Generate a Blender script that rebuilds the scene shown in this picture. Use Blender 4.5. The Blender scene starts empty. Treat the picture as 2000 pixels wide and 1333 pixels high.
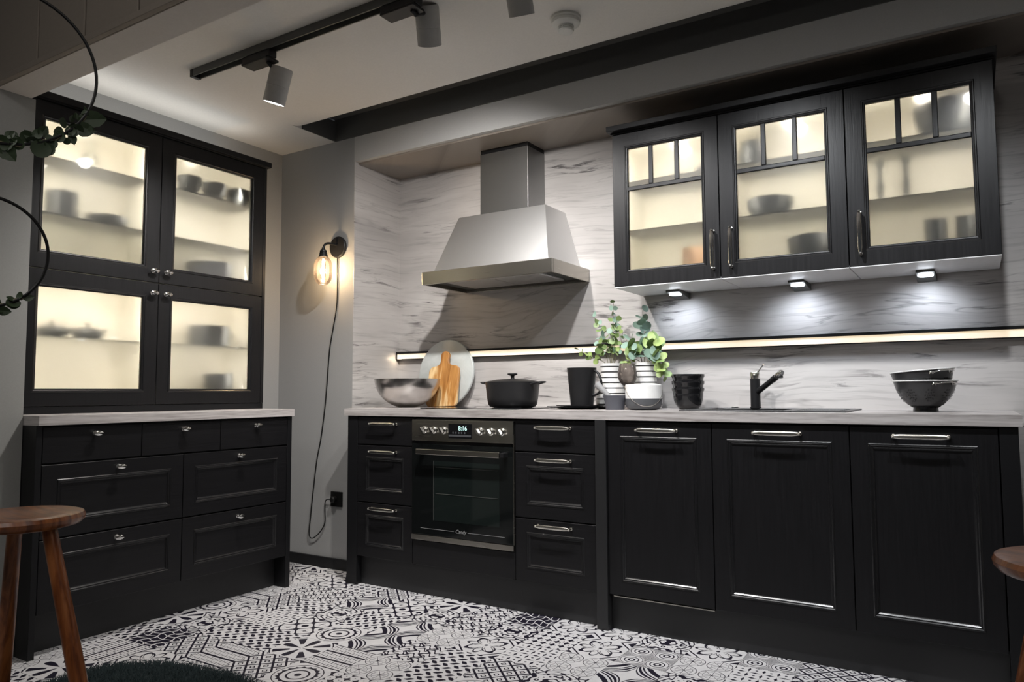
import bpy, bmesh, math, random
from mathutils import Vector, Matrix
PI = math.pi
sc = bpy.context.scene
COL = sc.collection

# ------------------------------------------------------------------ camera
cam_d = bpy.data.cameras.new('camera'); cam = bpy.data.objects.new('camera', cam_d); COL.objects.link(cam)
CP = Vector((3.608865, -3.085051, 0.994532)); PIT, YAW, ROL = 0.0691779, 0.5576594, -0.0048335
Fw = Vector((-math.sin(YAW)*math.cos(PIT), math.cos(YAW)*math.cos(PIT), math.sin(PIT)))
Rt = Vector((math.cos(YAW), math.sin(YAW), 0)); Up = Rt.cross(Fw)
R2 = math.cos(ROL)*Rt + math.sin(ROL)*Up; U2 = -math.sin(ROL)*Rt + math.cos(ROL)*Up
cam.matrix_world = Matrix(((R2.x, U2.x, -Fw.x, CP.x), (R2.y, U2.y, -Fw.y, CP.y), (R2.z, U2.z, -Fw.z, CP.z), (0, 0, 0, 1)))
cam_d.sensor_width = 36; cam_d.lens = 1443.495*36/2000; cam_d.clip_start = 0.05
sc.camera = cam
# ------------------------------------------------------------------ world, exposure
sc.view_settings.view_transform = 'Standard'; sc.view_settings.look = 'None'
sc.view_settings.exposure = 0.0; sc.view_settings.gamma = 1.0; sc.view_settings.use_curve_mapping = False
w = bpy.data.worlds.new('showroom'); sc.world = w; w.use_nodes = True
w.node_tree.nodes['Background'].inputs[0].default_value = (0.85, 0.92, 1.0, 1)
w.node_tree.nodes['Background'].inputs[1].default_value = 0.035
WARM = (1.0, 0.80, 0.56); INW = (1.0, .92, .81); COOL = (0.80, 0.88, 1.0); NEUT = (1.0, .975, .955)
def lamp(name, kind, loc, energy, color, direc=None, size=.05, size_y=None, angle=60, blend=.5, parent=None):
    d = bpy.data.lights.new(name, kind); d.energy = energy; d.color = color
    if kind == 'AREA':
        d.shape = 'RECTANGLE' if size_y else 'DISK'; d.size = size
        if size_y: d.size_y = size_y
    elif kind == 'SPOT':
        d.shadow_soft_size = size; d.spot_size = math.radians(angle); d.spot_blend = blend
    else: d.shadow_soft_size = size
    o = bpy.data.objects.new(name, d); COL.objects.link(o); o.location = loc
    if direc is not None: o.rotation_euler = Vector(direc).to_track_quat('-Z', 'Y').to_euler()
    return o
# unseen area lamps added behind the viewer as general fill
lamp('unseen_fill_lamp', 'AREA', (2.4, -3.9, 2.95), 21, (1.0, .96, .92), (0, .25, -1), 1.6, .5)
lamp('unseen_fill_lamp', 'AREA', (4.6, -2.8, 2.95), 10, (1.0, .95, .9), (-.2, .2, -1), 1.2, .4)
# track heads: (x, aim direction, energy, cone)
HAIM = (-.50, -.02, -1.0)
HEADS = [(1.11, (-.36, .02, -1.0), 74, 108, .9, None), (1.90, (-.36, .62, -.92), 128, 128, 1, (1.835, -.845, 2.365)), (2.30, (-.14, .62, -1.06), 88, 116, 1, (2.262, -.845, 2.365)),
         (2.92, (.02, .64, -1.06), 82, 108, 1, (2.885, -.845, 2.365)), (3.69, (-.02, .58, -1.06), 52, 98, 1, (3.66, -.845, 2.365))]
# unseen strip light assumed on the tall cabinet, added to brighten the ceiling
lamp('assumed_top_strip_lamp', 'AREA', (.16, -1.0, 2.275), 1.35, (1.0, .98, .93), None, .05, 1.15).rotation_euler = (PI, 0, 0)

# ------------------------------------------------------------------ node helper
class E:
    def __init__(s, nt, k): s.nt, s.k = nt, k
    def _m(s, op, b=None, c=None, rev=False):
        n = s.nt.nodes.new('ShaderNodeMath'); n.operation = op
        a = [s, b, c]
        if rev: a[0], a[1] = b, s
        for i, v in enumerate(a):
            if v is None: continue
            if isinstance(v, E): s.nt.links.new(v.k, n.inputs[i])
            else: n.inputs[i].default_value = v
        return E(s.nt, n.outputs[0])
    def __add__(s, o): return s._m('ADD', o)
    __radd__ = __add__
    def __sub__(s, o): return s._m('SUBTRACT', o)
    def __rsub__(s, o): return s._m('SUBTRACT', o, rev=True)
    def __mul__(s, o): return s._m('MULTIPLY', o)
    __rmul__ = __mul__
    def __truediv__(s, o): return s._m('DIVIDE', o)
    def __pow__(s, o): return s._m('POWER', o)
    def gt(s, o): return s._m('GREATER_THAN', o)
    def lt(s, o): return s._m('LESS_THAN', o)
    def abs(s): return s._m('ABSOLUTE')
    def sin(s): return s._m('SINE')
    def cos(s): return s._m('COSINE')
    def sqrt(s): return s._m('SQRT')
    def fract(s): return s._m('FRACT')
    def pp(s): return s._m('PINGPONG', 1.0)
    def max(s, o): return s._m('MAXIMUM', o)
    def min(s, o): return s._m('MINIMUM', o)
    def atan2(s, o): return s._m('ARCTAN2', o)
    def clamp(s): return s._m('MAXIMUM', 0.0)._m('MINIMUM', 1.0)
def hyp(x, y): return (x*x+y*y).sqrt()
def newmat(name):
    m = bpy.data.materials.new(name); m.use_nodes = True; nt = m.node_tree
    return m, nt, nt.nodes['Principled BSDF']
def setc(b, col, rough=.5, metal=0, **kw):
    b.inputs['Base Color'].default_value = (*col, 1); b.inputs['Roughness'].default_value = rough; b.inputs['Metallic'].default_value = metal
    for k, v in kw.items(): b.inputs[k.replace('_', ' ')].default_value = v
def coords(nt, out='Object'):
    t = nt.nodes.new('ShaderNodeTexCoord'); sp = nt.nodes.new('ShaderNodeSeparateXYZ'); nt.links.new(t.outputs[out], sp.inputs[0])
    return [E(nt, sp.outputs[i]) for i in range(3)]
def noise(nt, x, y, z, scale=1, detail=4, rough=.5, dist=0):
    c = nt.nodes.new('ShaderNodeCombineXYZ')
    for i, v in enumerate((x, y, z)):
        if isinstance(v, E): nt.links.new(v.k, c.inputs[i])
        else: c.inputs[i].default_value = v
    n = nt.nodes.new('ShaderNodeTexNoise'); nt.links.new(c.outputs[0], n.inputs['Vector'])
    n.inputs['Scale'].default_value = scale; n.inputs['Detail'].default_value = detail; n.inputs['Roughness'].default_value = rough; n.inputs['Distortion'].default_value = dist
    return E(nt, n.outputs['Fac'])
def ramp(nt, fac, stops, interp='LINEAR'):
    r = nt.nodes.new('ShaderNodeValToRGB'); r.color_ramp.interpolation = interp
    while len(r.color_ramp.elements) < len(stops): r.color_ramp.elements.new(.5)
    for e, (p, c) in zip(r.color_ramp.elements, stops): e.position = p; e.color = (*c, 1)
    nt.links.new(fac.k, r.inputs[0]); return r.outputs[0]
def mixc(nt, fac, a, b):
    n = nt.nodes.new('ShaderNodeMix'); n.data_type = 'RGBA'
    if isinstance(fac, E): nt.links.new(fac.k, n.inputs[0])
    else: n.inputs[0].default_value = fac
    for i, v in ((6, a), (7, b)):
        if isinstance(v, tuple): n.inputs[i].default_value = (*v, 1)
        else: nt.links.new(v, n.inputs[i])
    return n.outputs[2]
def bump(nt, b, h, strength=.2, dist=.002):
    n = nt.nodes.new('ShaderNodeBump'); n.inputs['Strength'].default_value = strength; n.inputs['Distance'].default_value = dist
    nt.links.new(h.k, n.inputs['Height']); nt.links.new(n.outputs[0], b.inputs['Normal'])
def plain(name, col, rough=.5, metal=0, grain=0, gscale=60, **kw):
    m, nt, b = newmat(name); setc(b, col, rough, metal, **kw)
    x, y, z = coords(nt); n = noise(nt, x, y, z, gscale, 3)
    nt.links.new(mixc(nt, n, tuple(c*.93 for c in col), tuple(min(1, c*1.07) for c in col)), b.inputs['Base Color'])
    if grain: bump(nt, b, n, grain, .001)
    return m
def emis(name, col, st):
    m, nt, b = newmat(name); setc(b, (.8, .8, .8), .5)
    b.inputs['Emission Color'].default_value = (*col, 1); b.inputs['Emission Strength'].default_value = st
    return m
M = {}
def black_wood(name, horiz):
    m, nt, b = newmat(name); setc(b, (.0105, .0105, .012), .38, Specular_IOR_Level=.32)
    x, y, z = coords(nt); u = x+y
    n = noise(nt, u*(6 if horiz else 130), z*(150 if horiz else 5), x*0, 1, 5, .6, .4)
    nt.links.new(mixc(nt, n, (.005, .005, .0055), (.011, .0105, .012)), b.inputs['Base Color'])
    r = n*.14+.32; nt.links.new(r.k, b.inputs['Roughness'])
    bump(nt, b, n, .35, .0012); return m
M['wood'] = black_wood('black_stained_wood', False)
M['woodh'] = black_wood('black_stained_wood_rail', True)
M['black'] = plain('black_lacquer', (.008, .008, .009), .42, Specular_IOR_Level=.3)
M['edge'] = plain('polished_black_edge', (.008, .008, .009), .24, Specular_IOR_Level=.8)
M['charcoal'] = plain('charcoal_plinth', (.016, .016, .017), .45)
M['wall'] = plain('grey_wall_paint', (.31, .31, .307), .75, grain=.1, gscale=180)
M['pier'] = plain('light_grey_wall_paint', (.31, .31, .295), .75, grain=.1, gscale=180)
M['soffit'] = plain('warm_white_soffit_paint', (.60, .56, .52), .75, grain=.1, gscale=120)
M['white'] = plain('white_ceiling_paint', (.66, .64, .61), .8, grain=.1, gscale=120)
M['beam'] = plain('off_white_bulkhead_paint', (.46, .46, .455), .75, grain=.08, gscale=150)
M['shade_and_subfloor'] = plain('dark_shade_and_subfloor', (.075, .075, .073), .9)  # dark colour standing in for ceiling shade; also covers the floor slab
M['plank'] = plain('taupe_plank_paint', (.24, .205, .17), .7, grain=.15, gscale=80)
M['inner'] = plain('cream_cabinet_lining', (.80, .765, .68), .6)
M['underside'] = plain('white_melamine', (.72, .72, .73), .45)
M['chrome'] = plain('polished_chrome', (.72, .71, .69), .12, 1.0)
M['nickel'] = plain('satin_nickel', (.62, .60, .55), .24, 1.0)
M['matblack'] = plain('matt_black_enamel', (.012, .012, .013), .42, Specular_IOR_Level=.3)
M['colander'] = plain('dark_grey_colander_enamel', (.030, .030, .031), .3)
M['gloss'] = plain('glossy_black_glaze', (.010, .010, .011), .13)
M['iron'] = plain('cast_iron_enamel', (.016, .016, .017), .40, Specular_IOR_Level=.4)
M['spotgrey'] = plain('grey_lamp_enamel', (.42, .42, .41), .5)
M['track'] = plain('dark_grey_track_metal', (.075, .077, .072), .5)
M['plastic'] = plain('white_plastic', (.58, .58, .55), .5)
M['sink'] = plain('anthracite_composite', (.05, .05, .052), .35, grain=.2, gscale=900)
M['glassblack'] = plain('black_ceramic_glass', (.008, .008, .009), .05)
M['darkware'] = plain('dark_stoneware', (.035, .038, .038), .5)
M['teal'] = plain('teal_black_wool', (.006, .016, .018), .9)
M['stone'] = plain('grey_mortar_stone', (.085, .088, .105), .55, grain=.4, gscale=200)
M['stonelight'] = plain('light_grey_pestle_stone', (.30, .30, .30), .55, grain=.3, gscale=200)
M['lantern_white'] = plain('white_lantern_enamel', (.80, .80, .79), .35)
M['lantern_grey'] = plain('slate_grey_enamel', (.075, .078, .085), .45)
M['brownpot'] = plain('tan_ceramic', (.42, .27, .17), .6)
M['outlet'] = plain('black_plastic', (.007, .007, .007), .45, Specular_IOR_Level=.25)
def brushed(name, col, rough, sx, sz):
    m, nt, b = newmat(name); setc(b, col, rough, 1.0)
    x, y, z = coords(nt); n = noise(nt, (x+y)*sx, z*sz, 0.0, 1, 3, .6)
    nt.links.new((n*.02+rough-.01).k, b.inputs['Roughness']); nt.links.new(mixc(nt, n, tuple(c*.99 for c in col), tuple(c*1.01 for c in col)), b.inputs['Base Color'])
    return m
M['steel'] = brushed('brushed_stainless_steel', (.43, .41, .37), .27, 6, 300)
M['steel_shaded'] = brushed('chimney_steel_shaded', (.27, .27, .27), .38, 300, 6)  # darker copy of the hood steel, dim upper light put into its colour
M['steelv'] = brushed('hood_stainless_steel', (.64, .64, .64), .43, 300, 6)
m, nt, b = newmat('steel_bowl_metal'); setc(b, (.60, .58, .56), .27, 1.0, Anisotropic=.45); x, y, z = coords(nt)
M['bowlsteel'] = m
# stone-look laminate with thin horizontal dark veins
def laminate(name, base, dark, pale, vert='z', vein=1.0):
    m, nt, b = newmat(name); setc(b, base, .42)
    x, y, z = coords(nt)
    if vert == 'z': u, v = x+y*1.0, z
    else: u, v = x, y
    wob = noise(nt, u*1.3, v*1.0, 0.0, 1, 2)
    v2 = v+wob*.16
    broad = noise(nt, u*1.0, v2*4.6, 3.3, 1, 4, .55, .3)
    fine = noise(nt, u*2.4, v2*60, 7.1, 1, 5, .62, .2)
    strk = noise(nt, u*3.2, v2*34, 1.7, 1, 5, .66, .5)
    c0 = ramp(nt, broad, [(.30, tuple(k*.80 for k in base)), (.48, base), (.70, pale)])
    c1 = mixc(nt, ((fine-.52)*4.5).clamp()*.34*vein, c0, dark)
    mask = ((noise(nt, u*1.9, v2*6.5, 5.5, 1, 2)-.485)*8).clamp()
    c2 = mixc(nt, ((strk-.545)*11).clamp()*mask*.85*vein, c1, dark)
    crease = (1.0-((noise(nt, u*.9, v2*7.5, 9.9, 1, 4, .55, .3)-.5).abs()*60)).clamp()*(((broad-.5)*6).clamp())
    c3 = mixc(nt, crease*.5*vein, c2, dark)
    nt.links.new(c3, b.inputs['Base Color']); nt.links.new((fine*.12+.34).k, b.inputs['Roughness'])
    return m
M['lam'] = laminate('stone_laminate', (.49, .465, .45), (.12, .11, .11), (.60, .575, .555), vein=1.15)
M['lam_shaded'] = laminate('stone_laminate_shaded', (.25, .215, .185), (.10, .08, .065), (.32, .28, .24))  # darker, browner copy of the laminate, warm shade put into its colour
m, nt, b = newmat('worktop_laminate'); setc(b, (.5, .46, .44), .36); x, y, z = coords(nt)
n1 = noise(nt, x*2.2, y*2.2, z*60, 1, 5, .6, .4); n2 = noise(nt, x*14, y*14, z*140, 1, 4)
nt.links.new(ramp(nt, n1*.7+n2*.3, [(.36, (.27, .245, .235)), (.50, (.44, .41, .40)), (.64, (.56, .53, .52))]), b.inputs['Base Color']); M['worktop'] = m
# oiled stool wood, acacia board
def wood(name, cols, sx, sy, sz, rough=.35):
    m, nt, b = newmat(name); setc(b, cols[0], rough); x, y, z = coords(nt)
    n = noise(nt, x*sx, y*sy, z*sz, 1, 4, .6, .6)
    nt.links.new(ramp(nt, n, [(.36, cols[0]), (.50, cols[1]), (.62, cols[2])]), b.inputs['Base Color']); bump(nt, b, n, .08, .001); return m
M['stool'] = wood('oiled_brown_wood', [(.115, .030, .008), (.21, .064, .017), (.30, .105, .032)], 9, 60, 9, .30)
M['acacia'] = wood('acacia_wood', [(.27, .10, .02), (.52, .25, .07), (.84, .62, .33)], 17, 3, 2.0, .42)
# glass
def frosted():
    m, nt, b = newmat('frosted_glass')
    setc(b, (.98, .985, .97), .33, 0, Transmission_Weight=1.0, IOR=1.28, Coat_Weight=.9, Coat_Roughness=.03, Coat_IOR=1.5); return m
M['frost'] = frosted()
def thin(name, tint, gl=.10, rough=.02):
    m, nt, b = newmat(name); nt.nodes.remove(b); out = nt.nodes['Material Output']
    t = nt.nodes.new('ShaderNodeBsdfTransparent'); t.inputs[0].default_value = (*tint, 1)
    g = nt.nodes.new('ShaderNodeBsdfGlossy'); g.inputs['Roughness'].default_value = rough
    f = nt.nodes.new('ShaderNodeFresnel'); f.inputs[0].default_value = 1.45
    mx = nt.nodes.new('ShaderNodeMixShader'); nt.links.new((E(nt, f.outputs[0])*1.0+gl*.3).k, mx.inputs[0]) ; nt.links.new(t.outputs[0], mx.inputs[1]); nt.links.new(g.outputs[0], mx.inputs[2])
    nt.links.new(mx.outputs[0], out.inputs[0]); return m
M['shelfglass'] = thin('pale_green_shelf_glass', (.965, .985, .97))
M['smoke'] = thin('smoked_glass', (.90, .865, .84))
def milky(name, tint, body, k):
    m = thin(name, tint); nt = m.node_tree; out = nt.nodes['Material Output']; src = out.inputs[0].links[0].from_socket
    d = nt.nodes.new('ShaderNodeBsdfDiffuse'); d.inputs[0].default_value = (*body, 1); mx = nt.nodes.new('ShaderNodeMixShader'); mx.inputs[0].default_value = k
    nt.links.new(src, mx.inputs[1]); nt.links.new(d.outputs[0], mx.inputs[2]); nt.links.new(mx.outputs[0], out.inputs[0]); return m
M['smoke2'] = milky('smoked_taupe_glass', (.93, .90, .87), (.30, .255, .23), .22)
M['shade'] = milky('smoked_shade_glass', (.95, .92, .90), (.26, .22, .20), .10)
M['bulbglass'] = thin('clear_bulb_glass', (.95, .93, .9))
M['oven_glass'] = plain('oven_black_glass', (.006, .007, .007), .07)
M['oven_window'] = plain('oven_window_glass', (.010, .014, .013), .05)
M['led'] = emis('led_lens', (1.0, .97, .94), 22)
M['ledcool'] = emis('cool_led_lens', (.86, .92, 1.0), 14)
M['ledwarm'] = emis('warm_led_lens', (1.0, .84, .62), 16)
M['rail_light'] = emis('warm_led_diffuser', (1.0, .80, .52), .78)
M['filament'] = emis('glowing_filament', (1.0, .84, .60), 90)
M['digits'] = emis('teal_display_digits', (.22, .75, .66), .9)
M['logo'] = plain('silver_print', (.32, .32, .32), .4)
def leafmat(name, a, b_):
    m, nt, b = newmat(name); setc(b, a, .5, Subsurface_Weight=0.0); x, y, z = coords(nt)
    n = noise(nt, x, y, z, 35, 3); nt.links.new(mixc(nt, n, a, b_), b.inputs['Base Color']); return m
M['leaf_a'] = leafmat('leaf_green', (.10, .17, .05), (.26, .36, .13))
M['leaf_b'] = leafmat('leaf_blue_green', (.14, .24, .19), (.34, .46, .38))
M['leaf_c'] = leafmat('leaf_yellow_green', (.20, .29, .07), (.36, .46, .17))
M['leaf_d'] = leafmat('leaf_dark_green', (.012, .028, .010), (.04, .065, .024))
M['stem'] = leafmat('stem_brown_green', (.10, .09, .05), (.18, .17, .09))
m, nt, b = newmat('black_striped_white_ceramic'); setc(b, (.8, .8, .78), .35); x, y, z = coords(nt)
st = ((z*(1/.0262)+.35).fract()).lt(.24); nt.links.new(mixc(nt, st, (.76, .755, .74), (.02, .02, .02)), b.inputs['Base Color']); M['striped'] = m
m, nt, b = newmat('pale_stone_disc'); setc(b, (.6, .62, .6), .3); x, y, z = coords(nt)
n = noise(nt, x, y, z, 6, 5, .6, .8); nt.links.new(ramp(nt, n, [(.3, (.46, .49, .475)), (.55, (.56, .59, .575)), (.75, (.64, .66, .65))]), b.inputs['Base Color']); M['disc'] = m

# ------------------------------------------------------------------ mesh helpers
def obj(name, bm, mat, parent=None, smooth=False, bevel=0, seg=2, kind=None, label=None):
    bmesh.ops.recalc_face_normals(bm, faces=bm.faces[:])
    me = bpy.data.meshes.new(name); bm.to_mesh(me); bm.free()
    if isinstance(mat, (list, tuple)):
        for q in mat: me.materials.append(q)
    elif mat: me.materials.append(mat)
    o = bpy.data.objects.new(name, me); COL.objects.link(o)
    if smooth:
        for p in me.polygons: p.use_smooth = True
        if smooth != 'all': me.set_sharp_from_angle(angle=math.radians(38))
    if parent is not None: setparent(o, parent)
    if bevel:
        b = o.modifiers.new('bevel', 'BEVEL'); b.width = bevel; b.segments = seg; b.limit_method = 'ANGLE'; b.angle_limit = math.radians(40)
    if kind: o['kind'] = kind
    if label: o['label'] = label
    return o
def setparent(o, p):
    o.parent = p
    if p.type == 'EMPTY': o.matrix_parent_inverse = Matrix.Translation(-Vector(p.location))
def thing(name, label, cat, loc=(0, 0, 0), group=None):
    o = bpy.data.objects.new(name, None); COL.objects.link(o); o.location = loc; o.empty_display_size = .05
    o['label'] = label; o['category'] = cat
    if group: o['group'] = group
    return o
def tag(o, label, cat, group=None):
    o['label'] = label; o['category'] = cat
    if group: o['group'] = group
    return o
def struct(name, bm, mat, **kw): return obj(name, bm, mat, kind='structure', **kw)
def B(): return bmesh.new()
def box(bm, x0, x1, y0, y1, z0, z1, mi=0):
    v = [bm.verts.new((x, y, z)) for z in (z0, z1) for y in (y0, y1) for x in (x0, x1)]
    for f in ((0, 1, 3, 2), (4, 6, 7, 5), (0, 4, 5, 1), (2, 3, 7, 6), (0, 2, 6, 4), (1, 5, 7, 3)):
        fc = bm.faces.new([v[i] for i in f]); fc.material_index = mi
    return bm
def bx(*a): return box(B(), *a)
def hexa(bm, bot, top):
    a = [bm.verts.new(p) for p in bot]; c = [bm.verts.new(p) for p in top]
    bm.faces.new(a); bm.faces.new(c)
    for i in range(4): bm.faces.new([a[i], a[(i+1) % 4], c[(i+1) % 4], c[i]])
    return bm
def basis(d):
    d = Vector(d).normalized(); t = Vector((0, 0, 1)) if abs(d.z) < .9 else Vector((1, 0, 0))
    a = d.cross(t).normalized(); return d, a, d.cross(a)
def ring(bm, c, a, b_, ra, rb, seg): return [bm.verts.new(Vector(c)+a*math.cos(2*PI*i/seg)*ra+b_*math.sin(2*PI*i/seg)*rb) for i in range(seg)]
def bridge(bm, r1, r2):
    n = len(r1)
    for i in range(n): bm.faces.new([r1[i], r1[(i+1) % n], r2[(i+1) % n], r2[i]])
def lathe(bm, prof, c=(0, 0, 0), seg=32, axis=(0, 0, 1), sx=1, sy=1, closed=False):
    """prof: list of (radius, height); r=0 closes to a point"""
    d, a, b_ = basis(axis); c = Vector(c)
    if abs(d.z) > .99: a, b_ = Vector((1, 0, 0)), Vector((0, 1, 0))
    rs = []
    for r, h in prof:
        p = c+d*h
        rs.append([bm.verts.new(p)] if r < 1e-6 else ring(bm, p, a, b_, r*sx, r*sy, seg))
    pr = list(zip(rs, rs[1:])) + ([(rs[-1], rs[0])] if closed else [])
    for r1, r2 in pr:
        if len(r1) == 1 and len(r2) == 1: continue
        if len(r1) == 1:
            for i in range(seg): bm.faces.new([r1[0], r2[i], r2[(i+1) % seg]])
        elif len(r2) == 1:
            for i in range(seg): bm.faces.new([r1[i], r1[(i+1) % seg], r2[0]])
        else: bridge(bm, r1, r2)
    return bm
def tube(bm, pts, rad, seg=8, flat=1.0, upv=None, closed=False):
    pts = [Vector(p) for p in pts]; n = len(pts); rs = []
    prev = None
    for i, p in enumerate(pts):
        if closed: d = pts[(i+1) % n]-pts[i-1]
        else: d = pts[min(i+1, n-1)]-pts[max(i-1, 0)]
        d.normalize()
        if upv is not None: a = Vector(upv)-d*Vector(upv).dot(d)
        elif prev is None: a = basis(d)[1]
        else: a = prev-d*prev.dot(d)
        a.normalize(); prev = a; b_ = d.cross(a)
        r = rad[i] if isinstance(rad, (list, tuple)) else rad
        if isinstance(r, (list, tuple)): ra, rb = r
        else: ra, rb = r, r*flat
        rs.append(ring(bm, p, a, b_, ra, rb, seg))
    for r1, r2 in zip(rs, rs[1:]): bridge(bm, r1, r2)
    if closed: bridge(bm, rs[-1], rs[0])
    else:
        bm.faces.new(rs[0]); bm.faces.new(rs[-1])
    return bm
def bez(p0, p1, p2, p3, n=8):
    o = []
    for i in range(n+1):
        t = i/n; s = 1-t
        o.append(Vector(p0)*s**3+Vector(p1)*3*s*s*t+Vector(p2)*3*s*t*t+Vector(p3)*t**3)
    return o
def catmull(P, n=6):
    P = [Vector(p) for p in P]; P = [P[0]*2-P[1]]+P+[P[-1]*2-P[-2]]; o = []
    for i in range(1, len(P)-2):
        for k in range(n):
            t = k/n; a, b_, c, d = P[i-1:i+3]
            o.append(.5*((2*b_)+(c-a)*t+(2*a-5*b_+4*c-d)*t*t+(3*b_-a-3*c+d)*t**3))
    o.append(P[-2]); return o
def copyobj(o, parent=None, mesh=None):
    c = o.copy(); COL.objects.link(c)
    if parent is not None: c.parent = parent
    return c
def copy_tree(o, loc, label=None, rot=None, parent=None):
    c = o.copy(); COL.objects.link(c)
    if parent is not None: c.parent = parent
    if loc is not None: c.location = loc
    if rot is not None: c.rotation_euler = rot
    if label: c['label'] = label
    for ch in list(o.children):
        copy_tree(ch, None, parent=c)
    return c

# frames: right run faces -Y, left run faces +X.  (u along, d outward, z up)
YF, XF, XT, YV = -.191, .574, .345, .039
FR = lambda u, d, z: (u, YF-d, z)
FV = lambda u, d, z: (u, YV-d, z)
FL = lambda u, d, z: (XF+d, u, z)
FT = lambda u, d, z: (XT+d, u, z)
def fbox(bm, F, u0, u1, d0, d1, z0, z1):
    v = [bm.verts.new(F(u, d, z)) for z in (z0, z1) for d in (d0, d1) for u in (u0, u1)]
    for f in ((0, 1, 3, 2), (4, 6, 7, 5), (0, 4, 5, 1), (2, 3, 7, 6), (0, 2, 6, 4), (1, 5, 7, 3)): bm.faces.new([v[i] for i in f])
    return bm
def rrect(bm, F, u0, u1, z0, z1, ins, d):
    return [bm.verts.new(F(u, d, z)) for u, z in ((u0+ins, z0+ins), (u1-ins, z0+ins), (u1-ins, z1-ins), (u0+ins, z1-ins))]
def front(F, u0, u1, z0, z1, th=.019, relief=True, hole=False, fr=.062):
    """door or drawer front: flat, shaker with raised bead, or with opening"""
    bm = B(); g = .0016
    u0 += g; u1 -= g; z0 += g; z1 -= g
    prof = [(0, -th), (0, -.0012), (.0012, 0)]
    gl = set()
    if relief:
        prof += [(fr-.0045, 0), (fr-.0015, .0026), (fr+.0015, .0026), (fr+.0048, 0), (fr+.0085, -.0008), (fr+.0125, -.0045), (fr+.0155, -.0062)]; gl = {3, 5, 7}
    if hole: prof = prof[:-2]+[(fr+.011, -.004), (fr+.011, -th)]; gl = {3, 5}
    rs = [rrect(bm, F, u0, u1, z0, z1, i, d) for i, d in prof]
    for k, (a, b_) in enumerate(zip(rs, rs[1:])):
        n0 = len(bm.faces); bridge(bm, a, b_)
        if k in gl:
            bm.faces.ensure_lookup_table()
            for f in bm.faces[n0:]: f.material_index = 1
    if hole: bridge(bm, rs[-1], rs[0])
    else: bm.faces.new(rs[-1]); bm.faces.new(rs[0])
    return bm
def bow(F, uc, zc, L=.172, vertical=False):
    """bar handle on two posts with rounded ends and a flat waist"""
    bm = B()
    def P(s, d): return F(uc, d, zc+s) if vertical else F(uc+s, d, zc)
    wide = (0, 0, 1) if not vertical else tuple(Vector(F(1, 0, 0))-Vector(F(0, 0, 0)))
    n = 14; pts = []; rad = []
    for i in range(n+1):
        t = -1+2*i/n; s = t*L/2
        pts.append(P(s, .026+.004*(1-t*t)))
        k = min(1, max(0, (1-abs(t))/.22)); wdt = .0045+(.0085-.0045)*k
        if abs(t) > .93: wdt = .0058
        rad.append((wdt, .0048-.0012*k))
    tube(bm, pts, rad, 12, upv=wide)
    for s in (-1, 1):
        tube(bm, [P(s*(L/2-.004), 0), P(s*(L/2-.004), .004), P(s*(L/2-.004), .005), P(s*(L/2-.004), .026)], [.0075, .0075, .0045, .0055], 12)
        c = P(s*(L/2-.003), .0265); lathe(bm, [(0, -.0068), (.005, -.005), (.0068, 0), (.005, .005), (0, .0068)], c, 12)
    return bm
def knobm(F, uc, zc):
    bm = B(); ax = Vector(F(0, 1, 0))-Vector(F(0, 0, 0))
    c = F(uc, 0, zc)
    d, a, b_ = ax.normalized(), None, None
    hor = (Vector(F(1, 0, 0))-Vector(F(0, 0, 0))).normalized(); ver = Vector((0, 0, 1))
    prof = [(.010, 0), (.010, .003), (.0055, .005), (.0055, .014), (.012, .019), (.0155, .023), (.0135, .028), (.007, .031), (0, .032)]
    rs = []
    for i, (r, h) in enumerate(prof):
        p = Vector(c)+d*h; sx = 1.0 if i < 4 else 1.45; sy = 1.0 if i < 4 else .72
        rs.append([bm.verts.new(p)] if r == 0 else ring(bm, p, hor, ver, r*sx, r*sy, 20))
    for r1, r2 in zip(rs[:-1], rs[1:-1]): bridge(bm, r1, r2)
    for i in range(20): bm.faces.new([rs[-2][i], rs[-2][(i+1) % 20], rs[-1][0]])
    bm.faces.new(rs[0]); return bm
def textobj(name, body, size, mat, parent, mat_world, ext=.0003, shear=0):
    cu = bpy.data.curves.new(name, 'FONT'); cu.body = body; cu.size = size; cu.extrude = ext; cu.align_x = 'CENTER'; cu.align_y = 'CENTER'; cu.shear = shear
    t = bpy.data.objects.new(name+'_tmp', cu); COL.objects.link(t)
    dg = bpy.context.evaluated_depsgraph_get(); me = bpy.data.meshes.new_from_object(t.evaluated_get(dg))
    bpy.data.objects.remove(t); me.transform(mat_world); me.materials.clear(); me.materials.append(mat)
    o = bpy.data.objects.new(name, me); COL.objects.link(o); setparent(o, parent); return o

# ------------------------------------------------------------------ SETTING
ZC, ZTOP, ZS = 2.478, 2.478, 2.333
XW0, YN = 0.0, .397
slab = struct('floor', bx(-.6, 6.0, -7.0, 1.0, -.12, -.006), M['shade_and_subfloor'])
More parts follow.
